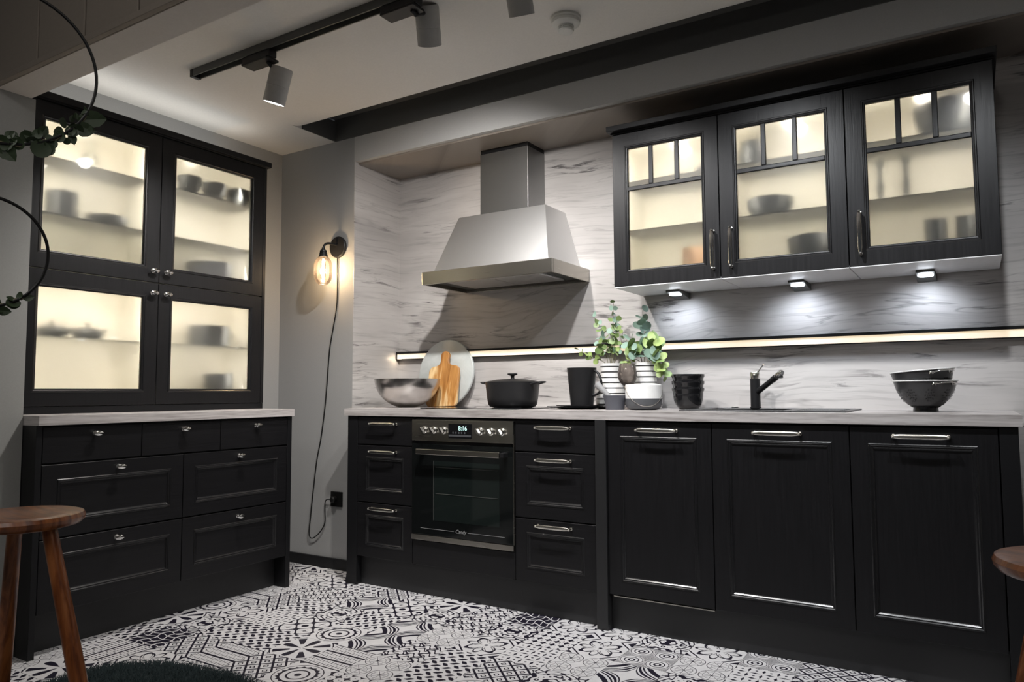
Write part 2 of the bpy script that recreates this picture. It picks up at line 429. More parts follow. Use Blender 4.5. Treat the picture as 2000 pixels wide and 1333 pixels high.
# walls
struct('wall_left', bx(-.12, 0, -1.80, .52, 0, 2.56), M['wall'])
struct('wall_front_left', bx(-.12, .474, -7.0, -1.646, 0, 2.171), M['pier'])
bm = B(); box(bm, -.12, .614, 0, .52, 0, 2.60)
struct('wall_back', bm, M['wall'])
bm = B(); box(bm, .614, 4.75, .0, .52, ZS, 2.60); struct('trim_1', bm, M['beam'])                      # bulkhead over the niche
struct('wall_niche_back', bx(.614, 4.75, YN, .52, 0, ZS), M['lam'])
struct('wall_niche_left', bx(.608, .618, .0004, YN, .86, ZS), M['lam'])
struct('wall_right', bx(4.6, 4.75, -.6, YN, 0, ZS), M['lam'])
struct('trim_2', bx(.612, 4.6, .03, YN, ZS-.010, ZS), M['lam_shaded'])                                        # laminated soffit lining
struct('wall_right_outer', bx(5.6, 5.75, -7.0, .0, 0, 3.1), M['wall'])
# ceiling panel; rounded edge and dark gap added to imitate shade along the bulkhead
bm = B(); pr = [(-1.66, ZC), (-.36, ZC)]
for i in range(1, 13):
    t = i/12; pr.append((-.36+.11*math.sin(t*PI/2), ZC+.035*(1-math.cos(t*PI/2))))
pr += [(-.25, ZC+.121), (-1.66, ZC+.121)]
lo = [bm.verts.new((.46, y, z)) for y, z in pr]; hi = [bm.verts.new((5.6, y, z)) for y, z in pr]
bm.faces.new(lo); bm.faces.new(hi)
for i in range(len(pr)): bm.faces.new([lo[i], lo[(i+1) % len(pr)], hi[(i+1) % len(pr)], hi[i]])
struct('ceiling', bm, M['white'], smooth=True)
struct('ceiling_left', bx(-.12, .46, -1.66, 0, ZC, ZC+.12), M['white'])
bm = B(); box(bm, .46, 5.6, -.6, .02, ZC+.13, ZC+.16); box(bm, .46, 5.6, -.008, -.0005, ZC, ZC+.13); box(bm, .4602, .468, -.26, -.009, ZC, ZC+.12); struct('trim_shade_band', bm, M['shade_and_subfloor'])  # added dark lining, forms the shade band beside the bulkhead
struct('ceiling_front', bx(-.12, 5.75, -7.0, -1.80, 3.05, 3.15), M['white'])
# front bulkhead beam with plank cladding
struct('trim_4', bx(0, 5.6, -1.782, -1.662, 2.171, 3.05), M['soffit'])
cl = struct('wall_bulkhead_front', bx(0, 5.6, -1.786, -1.7825, 2.171, 3.05), M['plank'])
k = 0; x = -.135+.0
me0 = None
while x < 5.5:
    bm = bx(max(x+.005, .002), x+.3075, -1.798, -1.7862, 2.195, 3.045)
    p = obj('plank', bm, M['plank'], cl, bevel=.003); x += .3125
obj('edge_strip', bx(0, 5.6, -1.806, -1.7865, 2.171, 2.193), M['plank'], cl, bevel=.002)
# baseboard
struct('baseboard_back', bx(0, .80, -.014, 0, 0, .06), M['black'], bevel=.002)
struct('baseboard_front_left', bx(.474, .488, -7, -1.70, 0, .06), M['black'], bevel=.002)

# ------------------------------------------------------------------ FLOOR TILES
random.seed(11)
def tilemat(i, f):
    m, nt, b = newmat('patterned_tile_%d' % i); setc(b, (.6, .6, .6), .40)
    x, y, z = coords(nt); x = x*10; y = y*10
    k = f(x, y, nt)
    if not isinstance(k, E): raise ValueError
    n = noise(nt, x, y, 0.0, 2.5, 3)
    nt.links.new(mixc(nt, k.clamp(), mixc(nt, n, (.55, .54, .545), (.65, .64, .645)), (.012, .010, .020)), b.inputs['Base Color']); return m
def f_circ(x, y, nt):
    a, b = x.abs()-.5, y.abs()-.5; r = hyp(a, b)
    k = r.lt(.07)*0+(r.gt(.07)*r.lt(.15))+(r.gt(.24)*r.lt(.29))+(r.gt(.40)*r.lt(.43))+(r.gt(.46)*r.lt(.475))
    return k+(r.gt(.50)*((r*150).sin().gt(-.1)))
def f_petal(x, y, nt):
    r = hyp(x, y); t = y.atan2(x); k = (t*4).cos(); e = (r*(1.0-r)*1.5)
    return (k.gt(1.0-e*1.1)*r.lt(.95))+(((t*4+PI).cos()).gt(.80)*r.gt(.45)*r.lt(1.1))+(r.gt(1.18)*r.lt(1.24))
def f_astroid(x, y, nt):
    a, b = x.abs(), y.abs(); s = (1.0-a).abs().sqrt()+(1.0-b).abs().sqrt(); q = a.sqrt()+b.sqrt()
    return (q.gt(1.0)*q.lt(1.09))+(q.gt(1.18)*q.lt(1.31))+(q.gt(1.38)*q.lt(1.45))+(q.gt(1.55)*q.lt(1.72)*(hyp(1.0-a, 1.0-b).gt(.25)))
def f_quad(x, y, nt):
    v = (x*PI*2).cos()+(y*PI*2).cos(); u = (x*PI*2).sin()*(y*PI*2).sin()
    return v.abs().lt(.30)+v.gt(1.55)+(v.lt(-1.2)*u.abs().lt(.05))
def f_chain(x, y, nt):
    v = (x*PI*4+(y*PI*4).sin()*.9).sin(); w_ = (y*PI*4).cos()
    return (v*w_).gt(.14)
def f_ring(x, y, nt):
    r = hyp(x, y); t = y.atan2(x)
    return r.lt(.13)+(r.gt(.36)*r.lt(.44))+(r.gt(.62)*(r+((t*9).cos().abs())*.09).lt(.80)*r.lt(.80))+(r.gt(.55)*r.lt(.58))*0+(r.gt(.88)*r.lt(.92))+(r.gt(1.15)*((t*12).sin().gt(.2)))
def f_diam(x, y, nt):
    a = (x+y)*1.5; b = (x-y)*1.5; p = (a.fract()-.5).abs(); q = (b.fract()-.5).abs(); d = p.max(q)
    return p.gt(.41)+q.gt(.41)+(d.gt(.10)*d.lt(.20))
def f_leafs(x, y, nt):
    a, b = (x*2).pp(), (y*2).pp(); r1 = hyp(a, b); r2 = hyp(1.0-a, 1.0-b); r3 = hyp(1.0-a, b); r4 = hyp(a, 1.0-b)
    lens = (r1.lt(1.0)*r2.lt(1.0)); l2 = (r3.lt(1.0)*r4.lt(1.0))
    return (1.0-lens.max(l2))+hyp(a-.5, b-.5).lt(.10)
def f_rays(x, y, nt):
    a, b = x.abs()-.5, y.abs()-.5; r = hyp(a, b); t = b.atan2(a); k = (t*4).sin().abs()
    return (k*r).lt(.045)*r.lt(.45)+(r.gt(.44)*r.lt(.47))+(r.gt(.30)*r.lt(.32)*k.gt(.5))
def f_lat(x, y, nt):
    v = (x*PI*2+(y*PI*2).sin()*.8).cos(); w_ = (y*PI*3+(x*PI*2).sin()*.5).cos()
    return v.abs().gt(.22)*w_.abs().gt(.20)
def f_waves(x, y, nt):
    v = (x*PI*3+(y*PI*4).sin()*1.3).sin(); w_ = (y*PI*3+(x*PI*4).sin()*1.3).sin()
    return v.abs().lt(.40)+(w_.gt(.80))
def f_cross(x, y, nt):
    a = ((x*2.5).fract()-.5).abs(); b = ((y*2.5).fract()-.5).abs()
    return (a*b).lt(.026)*a.max(b).lt(.40)+a.min(b).gt(.44)
def f_scroll(x, y, nt):
    n1 = noise(nt, x.abs(), y.abs(), 2.2, 2.4, 1); v = (n1*34).sin(); r = hyp(x, y)
    return v.gt(.25)+r.lt(.12)+(r.gt(.98)*r.lt(1.03))
def f_floral(x, y, nt):
    r = hyp(x, y); t = y.atan2(x); p = (t*4).cos().abs()*.55+.30
    q = (t*2).sin().abs()*.55+.22
    return ((r-p).abs().lt(.055))+((r-q).abs().lt(.05))+r.lt(.08)+((x.abs()+y.abs()-1.45).abs().lt(.05))+((x.abs()+y.abs()).gt(1.72))
def f_dots(x, y, nt):
    a = ((x*4).fract()-.5).abs(); b = ((y*4+(x*4).fract()*0).fract()-.5).abs()
    return (a+b).gt(.62)+hyp(a, b).lt(.17)
def f_bars(x, y, nt):
    a = (x*1.5).fract(); k = ((y*7).fract()-.5).abs().lt(.16)
    return (a-.5).abs().lt(.09)+k*((a-.5).abs().gt(.20))*((a-.5).abs().lt(.42))
FN = [f_circ, f_petal, f_astroid, f_quad, f_chain, f_ring, f_diam, f_leafs, f_rays, f_lat, f_waves, f_cross, f_scroll, f_floral, f_dots, f_bars]
TM = [tilemat(i, f) for i, f in enumerate(FN)]
TMESH = []
for i, m in enumerate(TM):
    bm = B(); h = .0997; prof = [(h, -.0055), (h, -.0008), (h-.0007, 0)]
    rs = [[bm.verts.new((sx*a, sy*a, z)) for sx, sy in ((-1, -1), (1, -1), (1, 1), (-1, 1))] for a, z in prof]
    for a, b_ in zip(rs, rs[1:]): bridge(bm, a, b_)
    bm.faces.new(rs[-1]); bm.faces.new(rs[0]); bmesh.ops.recalc_face_normals(bm, faces=bm.faces[:])
    me = bpy.data.meshes.new('tile'); bm.to_mesh(me); bm.free(); me.materials.append(m); TMESH.append(me)
fixed = {(0, 0): 0, (-6, -3): 1, (-5, -2): 2, (-5, -4): 5, (-2, -2): 6, (-2, -1): 7, (-3, -1): 13, (-1, -1): 8, (1, 0): 8, (-1, -2): 12, (-4, -3): 8, (-7, -2): 3, (-9, -4): 9, (-8, -3): 4,
         (-3, 1): 9, (-6, 0): 3, (-2, 0): 11, (-1, 0): 13, (-7, -4): 15, (-4, -1): 8, (-9, -6): 1, (0, -1): 2, (1, -1): 12, (2, 0): 7}
last = -1
for i in range(-12, 7):
    for j in range(-12, 3):
        cx, cy = 2.537+.2*i, -.407+.2*j
        if (i, j) in fixed: k = fixed[(i, j)]
        else:
            k = random.choice([3, 4, 6, 7, 8, 9, 10, 10, 11, 12, 12, 13, 13, 14, 15, 1, 2, 5, 0])
        o = bpy.data.objects.new('tile', TMESH[k]); COL.objects.link(o); o.parent = slab
        o.location = (cx, cy, 0); o.rotation_euler = (0, 0, PI/2*random.randrange(4))

# ------------------------------------------------------------------ WORKTOPS
ZT, ZB = .913, .875
wt = B()
cx0, cx1, cy0, cy1 = 2.60, 2.98, -.07, .30      # sink basin cut-out
box(wt, .755, cx0, -.203, YN, ZB, ZT); box(wt, cx1, 3.736, -.203, YN, ZB, ZT)
box(wt, cx0, cx1, -.203, cy0, ZB, ZT); box(wt, cx0, cx1, cy1, YN, ZB, ZT)
tag(obj('worktop', wt, M['worktop']), 'long grey stone look worktop carrying hob, sink and cookware', 'worktop')
tag(obj('worktop', bx(.02, .592, -1.644, -.397, ZB, ZT), M['worktop'], bevel=.0012), 'short grey worktop under the tall frosted glass cabinet', 'worktop')

# ------------------------------------------------------------------ RIGHT RUN OF BASE UNITS
def carcass(F, u0, u1, z0, z1, depth, parent, mat=None, name='body'):
    bm = B(); fbox(bm, F, u0+.001, u1-.001, -depth, -.020, z0, z1); return obj(name, bm, mat or M['black'], parent)
def base_unit(F, u0, u1, label, fronts, handle, group=None, depth=.56):
    loc = F(u0, 0, 0)
    t = thing('base_cabinet', label, 'cabinet', (F((u0+u1)/2, -depth/2, 0)[0], F((u0+u1)/2, -depth/2, 0)[1], .147), group)
    carcass(F, u0, u1, .147, .8745, depth, t)
    for (z0, z1, rel, hz, nm) in fronts:
        f = obj(nm, front(F, u0, u1, z0, z1, relief=rel), [M['wood'] if nm == 'door' else M['woodh'], M['edge']], t)
        if handle == 'bow': obj('handle', bow(F, (u0+u1)/2, hz), M['nickel'], f, smooth=True)
        elif handle == 'knob': obj('knob', knobm(F, (u0+u1)/2, hz), M['nickel'], f, smooth=True)
    return t
DR = [(.727, .868, False, .835, 'drawer'), (.430, .723, True, .692, 'drawer'), (.149, .427, True, .402, 'drawer')]
base_unit(FR, .843, 1.216, 'black three drawer base unit left of the oven', DR, 'bow')
base_unit(FR, 1.817, 2.224, 'black three drawer base unit right of the oven', DR, 'bow')
DD = lambda: [(.149, .868, True, .836, 'door')]
u1_ = base_unit(FR, 2.277, 2.725, 'black single door base unit beside the narrow upright post', DD(), 'bow')
base_unit(FR, 2.725, 3.223, 'black single door base unit in the middle under the sink', DD(), 'bow')
base_unit(FR, 3.223, 3.670, 'black single door base unit at the right end under the colanders', DD(), 'bow')
obj('metal_strip', bx(2.300, 2.7235, YF-.003, YF+.02, .1435, .1475), M['steel'], u1_, label='thin metal strip under the door')
# oven housing unit and lower panel
t = thing('oven_housing', 'black oven housing unit with flat panel below the built-in oven', 'cabinet', (1.516, .1, .147))
bm = B(); fbox(bm, FR, 1.218, 1.232, -.56, -.002, .147, .8745); fbox(bm, FR, 1.801, 1.815, -.56, -.002, .147, .8745); fbox(bm, FR, 1.232, 1.801, -.56, -.02, .147, .27); obj('body', bm, M['black'], t)
obj('lower_panel', front(FR, 1.216, 1.817, .149, .271, relief=False), M['woodh'], t)
# panels, post and plinths
tag(obj('end_panel', bx(.773, .8425, YF-.001, YN-.002, 0, .8745), M['black'], bevel=.001), 'black end panel at the left end of the long base run', 'panel')
tag(obj('end_panel', bx(3.672, 3.7245, YF-.001, YN-.002, 0, .8745), M['black'], bevel=.001), 'black end panel at the right end of the long base run', 'panel')
tag(obj('upright_post', bx(2.2255, 2.276, YF-.012, YF+.5, 0, .8745), M['charcoal'], bevel=.001), 'dark upright post between drawer unit and first door unit', 'post')
tag(obj('plinth', bx(.8435, 2.2250, -.155, -.137, 0, .146), M['charcoal'], bevel=.001), 'dark plinth board under the oven and drawer units', 'plinth')
tag(obj('plinth', bx(2.2765, 3.6715, -.155, -.137, 0, .146), M['charcoal'], bevel=.001), 'dark plinth board under the three door units', 'plinth')

# ------------------------------------------------------------------ OVEN
ov = thing('oven', 'built-in oven with steel control panel and black glass door', 'oven', (1.516, .1, .275))
obj('body', bx(1.235, 1.798, YF+.004, .33, .279, .868), M['black'], ov)
cp = obj('control_panel', bx(1.219, 1.814, YF-.010, YF+.003, .758, .861), M['steel'], ov, bevel=.002)
for x in (1.298, 1.357, 1.417, 1.631, 1.692, 1.753):
    bm = B(); c = (x, YF-.010, .811)
    lathe(bm, [(0, 0), (.0185, 0), (.0185, .004), (.0145, .008), (.0135, .018), (0, .018)], c, 28, (0, -1, 0))
    box(bm, x-.0035, x+.0035, YF-.038, YF-.020, .796, .826)
    mt = Matrix.Translation((x, 0, .811)) @ Matrix.Rotation(math.radians(-38), 4, 'Y') @ Matrix.Translation((-x, 0, -.811))
    bmesh.ops.transform(bm, matrix=mt, verts=bm.verts[:])
    obj('dial', bm, M['chrome'], cp, smooth=True)
dsp = obj('display', bx(1.447, 1.583, YF-.0125, YF-.0095, .775, .844), M['glassblack'], cp)
RX = Matrix.Rotation(PI/2, 4, 'X')
bm = B()
for i in range(5): box(bm, 1.472+i*.017, 1.479+i*.017, YF-.0132, YF-.0124, .797, .806)
box(bm, 1.450, 1.580, YF-.0135, YF-.0124, .783, .792)
obj('touch_keys', bm, M['lantern_grey'], cp)
textobj('clock_digits', '8:16', .030, M['digits'], cp, Matrix.Translation((1.532, YF-.0132, .822)) @ RX)
od = obj('door', bx(1.219, 1.814, YF-.010, YF+.003, .302, .742), M['oven_glass'], ov, bevel=.002)
obj('window', bx(1.355, 1.738, YF-.0108, YF-.0098, .375, .662), M['oven_window'], od)
bm = B()
for z in (.505, .632):
    for k in range(1): tube(bm, [(1.37, YF-.0115, z), (1.73, YF-.0115, z)], .0009, 6)
box(bm, 1.355, 1.3565, YF-.0114, YF-.0106, .375, .662); obj('shelf_edge', bm, M['track'], od)
bm = B(); box(bm, 1.276, 1.763, YF-.052, YF-.040, .694, .721)
obj('handle', bm, M['steel'], od, bevel=.003)
for x in (1.283, 1.765):
    obj('handle_bracket', bx(x, x+.020, YF-.050, YF-.010, .697, .718), M['matblack'], od, bevel=.002)
bm = B(); box(bm, 1.277, 1.478, YF-.0114, YF-.0106, .3325, .3340); box(bm, 1.560, 1.766, YF-.0114, YF-.0106, .3325, .3340); obj('print_line', bm, M['logo'], od)
textobj('logo_print', 'Candy', .024, M['logo'], od, Matrix.Translation((1.519, YF-.0112, .334)) @ RX, shear=.25)
obj('bottom_trim', bx(1.219, 1.814, YF-.012, YF+.003, .275, .300), M['steel'], ov, bevel=.0015)
obj('side_trim', bx(1.8142, 1.8165, YF-.010, YF+.003, .302, .80), M['steel'], ov)

# ------------------------------------------------------------------ LEFT RUN OF BASE UNITS
def left_unit(y0, y1, label):
    t = thing('base_cabinet', label, 'cabinet', (.30, (y0+y1)/2, .157))
    carcass(FL, y0, y1, .157, .8745, .55, t); return t
la = left_unit(-1.620, -1.019, 'black knobbed drawer unit at the left end under the tall glass cabinet')
lb = left_unit(-1.019, -.428, 'black knobbed drawer unit nearest the wall corner under the tall glass cabinet')
def dfront(par, y0, y1, z0, z1, rel, hz, uc=None):
    f = obj('drawer', front(FL, y0, y1, z0, z1, relief=rel), [M['woodh'], M['edge']], par)
    obj('knob', knobm(FL, (y0+y1)/2 if uc is None else uc, hz), M['chrome'], f, smooth=True)
dfront(la, -1.620, -1.220, .728, .868, False, .837); dfront(la, -1.220, -.829, .728, .868, False, .837); dfront(lb, -.829, -.428, .728, .868, False, .837)
for par, y0, y1 in ((la, -1.620, -1.019), (lb, -1.019, -.428)):
    dfront(par, y0, y1, .440, .724, True, .695); dfront(par, y0, y1, .159, .437, True, .406)
tag(obj('end_panel', bx(.02, XF+.001, -1.644, -1.621, 0, .8745), M['black'], bevel=.001), 'black end panel at the left end of the short base run', 'panel')
tag(obj('end_panel', bx(.02, XF+.001, -.427, -.399, 0, .8745), M['black'], bevel=.001), 'black end panel of the short base run beside the grey wall', 'panel')
tag(obj('plinth', bx(.472, .490, -1.6205, -.4275, 0, .156), M['charcoal'], bevel=.001), 'dark plinth board under the short knobbed drawer run', 'plinth')

# ------------------------------------------------------------------ GLAZED CABINETS
def glazed(F, u0, u1, z0, z1, parent, fr, rows, hside, hz=None, mull=False, knob=None, bot=None):
    d = obj('door', front(F, u0, u1, z0, z1, hole=True, fr=fr), [M['wood'], M['edge']], parent)
    a0, a1, b0, b1 = u0+fr+.0116, u1-fr-.0116, z0+fr+.0116, z1-fr-.0116
    if mull:
        zm0, zm1 = rows; w = (a1-a0-.040)/3
        obj('mullion', fbox(B(), F, a0, a1, -.017, -.001, zm0, zm1), M['woodh'], d, bevel=.003)
        for k in (1, 2): obj('mullion', fbox(B(), F, a0+k*w+(k-1)*.02, a0+k*w+(k-1)*.02+.02, -.017, -.001, zm1-.0005, b1), M['wood'], d, bevel=.003)
        for k in range(3): obj('pane', fbox(B(), F, a0+k*(w+.02)-.001, a0+k*(w+.02)+w+.001, -.013, -.009, zm1-.001, b1+.001), M['frost'], d)
        obj('pane', fbox(B(), F, a0-.001, a1+.001, -.013, -.009, b0-.001, zm0+.001), M['frost'], d)
    else:
        obj('pane', fbox(B(), F, a0-.001, a1+.001, -.013, -.009, b0-.001, b1+.001), M['frost'], d)
    if knob: obj('knob', knobm(F, *knob), M['chrome'], d, smooth=True)
    if hz: obj('handle', bow(F, *hz, L=.170, vertical=True), M['chrome'], d, smooth=True)
    return d
# tall cabinet standing on the left worktop
tc = thing('tall_display_cabinet', 'tall black cabinet with four lit frosted glass doors on the short worktop', 'cabinet', (.18, -1.02, ZT))
bm = B()
for y in (-1.645, -.416): box(bm, .004, XT-.020, y, y+.019, ZT, 2.232)
box(bm, .004, .012, -1.645, -.397, ZT, 2.232); obj('outer_case', bm, M['black'], tc)
bm = B(); q = .0125
box(bm, q, q+.006, -1.625, -.417, .945, 2.225)
for y in (-1.6255, -.4235): box(bm, q, .322, y, y+.007, .945, 2.225)
box(bm, q, .322, -1.027, -1.009, .945, 2.225)
for z in (.945, 1.510, 2.219): box(bm, q, .322, -1.625, -.417, z, z+.012 if z > 1 else z+.006)
obj('lining', bm, M['inner'], tc)
for z in (1.245, 1.255, 1.79, 2.03):
    pass
for (ya, yb) in ((-1.618, -1.028), (-1.008, -.424)):
    for z in (1.235, 1.765, 2.010): obj('glass_shelf', bx(.025, .290, ya, yb, z, z+.006), M['shelfglass'], tc)
obj('base_strip', bx(.004, XT-.004, -1.645, -.397, ZT, .943), M['black'], tc, bevel=.001)
glazed(FT, -1.621, -1.018, 1.520, 2.230, tc, .066, None, 0, knob=(-1.051, 1.573))
glazed(FT, -1.018, -.4165, 1.520, 2.230, tc, .066, None, 0, knob=(-.982, 1.573))
glazed(FT, -1.621, -1.018, .944, 1.518, tc, .062, None, 0, knob=(-1.051, 1.468))
glazed(FT, -1.018, -.4165, .944, 1.518, tc, .062, None, 0, knob=(-.982, 1.468))
obj('stile', bx(XT-.019, XT-.001, -.4155, -.397, .944, 2.230), M['wood'], tc, bevel=.001)
bm = B(); box(bm, .004, XT+.026, -1.645, -.388, 2.234, 2.262); box(bm, .004, XT+.004, -1.645, -.397, 2.2325, 2.2345)
obj('cornice', bm, M['black'], tc, bevel=.002)
for (y, zt, en) in ((-1.32, 2.217, 8.6), (-.78, 2.217, 7.8), (-1.32, 1.508, 4.8), (-.78, 1.508, 5.0)):
    obj('led_puck', lathe(B(), [(0, 0), (.024, 0), (.024, -.006), (0, -.007)], (.235, y, zt), 20), M['ledwarm'], tc)
    lamp('tall_cabinet_puck_lamp', 'SPOT', (.225, y, zt-.012), en*(.55 if zt > 2 else .9), INW, (-.15, 0, -1), .03, angle=160, blend=.8)
    zb0 = 1.53 if zt > 2 else .96
    lamp('tall_cabinet_unseen_fill', 'AREA', (.312, y-.27 if y < -1 else y+.26, (zt+zb0)/2), en*.30, INW, (-1, .45 if y < -1 else -.45, -.1), .02, zt-zb0-.04)  # unseen fill strips added to even out the compartment brightness
    lamp('tall_cabinet_unseen_fill', 'AREA', (.312, y+.27 if y < -1 else y-.22, (zt+zb0)/2), en*.30, INW, (-1, -.45 if y < -1 else .45, -.1), .02, zt-zb0-.04)
# wall cabinets
WX = (2.217, 2.712, 3.215, 3.714); UN = ('left', 'middle', 'right')
WL = ('black glazed wall cabinet nearest the cooker hood', 'middle black glazed wall cabinet of the three', 'black glazed wall cabinet at the right end of the row')
HZ = ((2.683, 1.600), (2.760, 1.603), (3.258, 1.603))
for i in range(3):
    a, b2 = WX[i], WX[i+1]
    wc = thing('wall_cabinet', WL[i], 'cabinet', ((a+b2)/2, .22, 1.473))
    bm = B()
    for x in (a+.001, b2-.019): box(bm, x, x+.018, YV+.020, YN-.001, 1.475, 2.190)
    box(bm, a+.001, b2-.001, YN-.008, YN-.001, 1.475, 2.19); obj('outer_case', bm, M['black'], wc)
    bm = B()
    for x in (a+.0195, b2-.0245): box(bm, x, x+.005, YV+.022, YN-.0085, 1.490, 2.172)
    box(bm, a+.0195, b2-.0195, YN-.014, YN-.0085, 1.490, 2.172); box(bm, a+.0195, b2-.0195, YV+.022, YN-.0085, 1.484, 1.490); box(bm, a+.0195, b2-.0195, YV+.022, YN-.0085, 2.172, 2.178)
    obj('lining', bm, M['inner'], wc)
    bm = B(); box(bm, a+.0015, b2-.0015, YV+.002, YN-.009, 1.472, 1.4835); obj('base_board', bm, M['underside'], wc, label='white underside board')
    for z in (1.735, 1.965): obj('glass_shelf', bx(a+.026, b2-.026, .085, YN-.016, z, z+.006), M['shelfglass'], wc)
    glazed(FV, a, b2, 1.4745, 2.190, wc, .0635, (1.916, 1.936), 0, hz=HZ[i], mull=True)
    for xx in ((a+b2)/2+.02,):
        obj('led_puck', lathe(B(), [(0, 0), (.024, 0), (.024, -.006), (0, -.007)], (xx, .20, 2.171), 20), M['ledwarm'], wc)
        lamp('wall_cabinet_puck_lamp', 'SPOT', (xx, .19, 2.160), (3.2, 3.4, 2.8)[i], INW, (0, .12, -1), .03, angle=160, blend=.8)
        for sx in (-1, 1): lamp('wall_cabinet_unseen_fill', 'AREA', ((a+b2)/2+sx*.205, .075, 1.83), (1.7, 1.7, 1.5)[i], INW, (-sx*.5, 1, -.1), .02, .60)  # unseen side strips, added to light the interior evenly
bm = B(); box(bm, 2.205, 3.726, -.002, YN-.001, 2.197, 2.222); box(bm, 2.213, 3.718, .030, YN-.001, 2.1905, 2.1975)
tag(obj('cornice_board', bm, M['black'], bevel=.002), 'black cornice board running along the top of the wall cabinets', 'cornice')
# puck lamps under the wall cabinets
PL = ('small bright lamp under the wall cabinet nearest the hood', 'small bright lamp under the middle wall cabinet', 'small bright lamp under the right end wall cabinet')
for i, (x, e) in enumerate(((2.423, 1.25), (2.975, 1.25), (3.462, 1.05))):
    t = thing('under_cabinet_lamp', PL[i], 'lamp', (x, .28, 1.472), 'puck lamps under the wall cabinets')
    bm = B(); hexa(bm, [(x-.033, .245, 1.462), (x+.033, .245, 1.462), (x+.036, .395, 1.440), (x-.036, .395, 1.440)], [(x-.033, .243, 1.4715), (x+.033, .243, 1.4715), (x+.036, .396, 1.4715), (x-.036, .396, 1.4715)])
    obj('housing', bm, M['track'], t, bevel=.002)
    ax = Vector((0, -.14, -1)).normalized()
    obj('lens', lathe(B(), [(0, 0), (.028, 0), (.028, .006), (0, .008)], (x, .285, 1.4565), 24, tuple(ax)), M['ledcool'], t)
    l = lamp('under_cabinet_lamp_light', 'SPOT', (x, .225, 1.446), e*3.0, COOL, (0, .62, -1), .025, angle=125, blend=1)

# LED rail across the niche back
rl = thing('light_rail', 'long black edged warm LED rail across the laminate splashback', 'light', (2.6, .37, 1.195))
bm = B(); box(bm, .622, 4.59, YN-.034, YN-.001, 1.229, 1.242); box(bm, .622, 4.59, YN-.030, YN-.001, 1.1945, 1.1985)
box(bm, .622, .628, YN-.034, YN-.001, 1.1985, 1.229); obj('profile', bm, M['black'], rl, bevel=.001)
obj('diffuser', bx(.629, 4.588, YN-.028, YN-.002, 1.1990, 1.2285), M['rail_light'], rl)
lamp('rail_side_glow', 'AREA', (.66, YN-.040, 1.205), .05, WARM, (-1, -.2, -.8), .02)

# ------------------------------------------------------------------ HOOD
hd = thing('cooker_hood', 'stainless steel chimney cooker hood on the niche wall', 'cooker hood', (1.52, .2, 1.569))
z0, z1 = 1.569, 1.637
bm = B(); yb = YN-.001
box(bm, 1.124, 1.919, -.011, .003, z0, z1); box(bm, 1.124, 1.136, .003, yb, z0, z1); box(bm, 1.907, 1.919, .003, yb, z0, z1); box(bm, 1.136, 1.907, yb-.01, yb, z0, z1)
box(bm, 1.136, 1.907, .003, yb-.01, z1-.012, z1); obj('rim', bm, M['steel'], hd, bevel=.002)
obj('under_panel', bx(1.137, 1.906, .004, yb-.011, z0+.020, z0+.030), M['track'], hd)
for x in (1.235, 1.525): 
    f = obj('grease_filter', bx(x, x+.282, .060, .330, z0+.010, z0+.0195), M['steelv'], hd, bevel=.002)
bm = B(); hexa(bm, [(1.161, .039, z1), (1.871, .039, z1), (1.871, yb, z1), (1.161, yb, z1)], [(1.232, .177, 1.957), (1.779, .177, 1.957), (1.779, yb, 1.957), (1.232, yb, 1.957)])
obj('canopy', bm, M['steelv'], hd, bevel=.001)
obj('chimney', bx(1.350, 1.654, .216, yb, 1.957, 2.300), M['steel_shaded'], hd, bevel=.001)
obj('chimney_collar', bx(1.352, 1.652, .218, yb-.001, 2.300, ZS-.0102), M['black'], hd)

# ------------------------------------------------------------------ HOB, SINK, TAP
hb = thing('hob', 'flat black glass hob set in the worktop above the oven', 'hob', (1.52, .11, ZT))
obj('glass_plate', bx(1.225, 1.795, -.145, .365, ZT+.0002, ZT+.0045), M['glassblack'], hb, bevel=.001)
bm = B()
for (x, y, r) in ((1.375, -.01, .085), (1.375, .24, .070), (1.655, .0, .070), (1.655, .24, .095)): lathe(bm, [(r, ZT+.0046), (r, ZT+.0049), (r-.002, ZT+.0049), (r-.002, ZT+.0046)], (x, y, 0), 40, closed=True)
obj('zone_marking', bm, M['lantern_grey'], hb)
sk = thing('sink', 'anthracite inset sink with drainer to its right', 'sink', (2.88, .12, ZT))
bm = B(); zt = ZT+.006
box(bm, 2.565, 2.610, -.105, .340, ZT+.0002, zt); box(bm, 2.970, 3.010, -.105, .340, ZT+.0002, zt); box(bm, 2.610, 2.970, -.105, -.062, ZT+.0002, zt); box(bm, 2.610, 2.970, .292, .340, ZT+.0002, zt)
obj('rim', bm, M['sink'], sk, bevel=.002)
bm = B(); box(bm, 2.604, 2.610, -.066, .296, ZT-.18, ZT-.001); box(bm, 2.970, 2.976, -.066, .296, ZT-.18, ZT-.001); box(bm, 2.610, 2.970, -.068, -.062, ZT-.18, ZT-.001); box(bm, 2.610, 2.970, .292, .298, ZT-.18, ZT-.001); box(bm, 2.604, 2.976, -.068, .298, ZT-.186, ZT-.18)
obj('basin', bm, M['sink'], sk)
bm = B(); box(bm, 3.0105, 3.205, -.105, .340, ZT+.0002, ZT+.0035)
box(bm, 3.0105, 3.205, -.105, -.085, ZT+.0035, zt); box(bm, 3.0105, 3.205, .320, .340, ZT+.0035, zt); box(bm, 3.185, 3.205, -.085, .320, ZT+.0035, zt)
for k in range(8): box(bm, 3.03, 3.17, -.06+k*.046, -.048+k*.046, ZT+.0035, ZT+.0055)
obj('drainer', bm, M['sink'], sk, bevel=.001)
obj('drain_control', lathe(B(), [(0, 0), (.018, 0), (.018, .004), (.013, .007), (0, .008)], (2.683, .315, zt), 20), M['chrome'], sk, smooth=True)
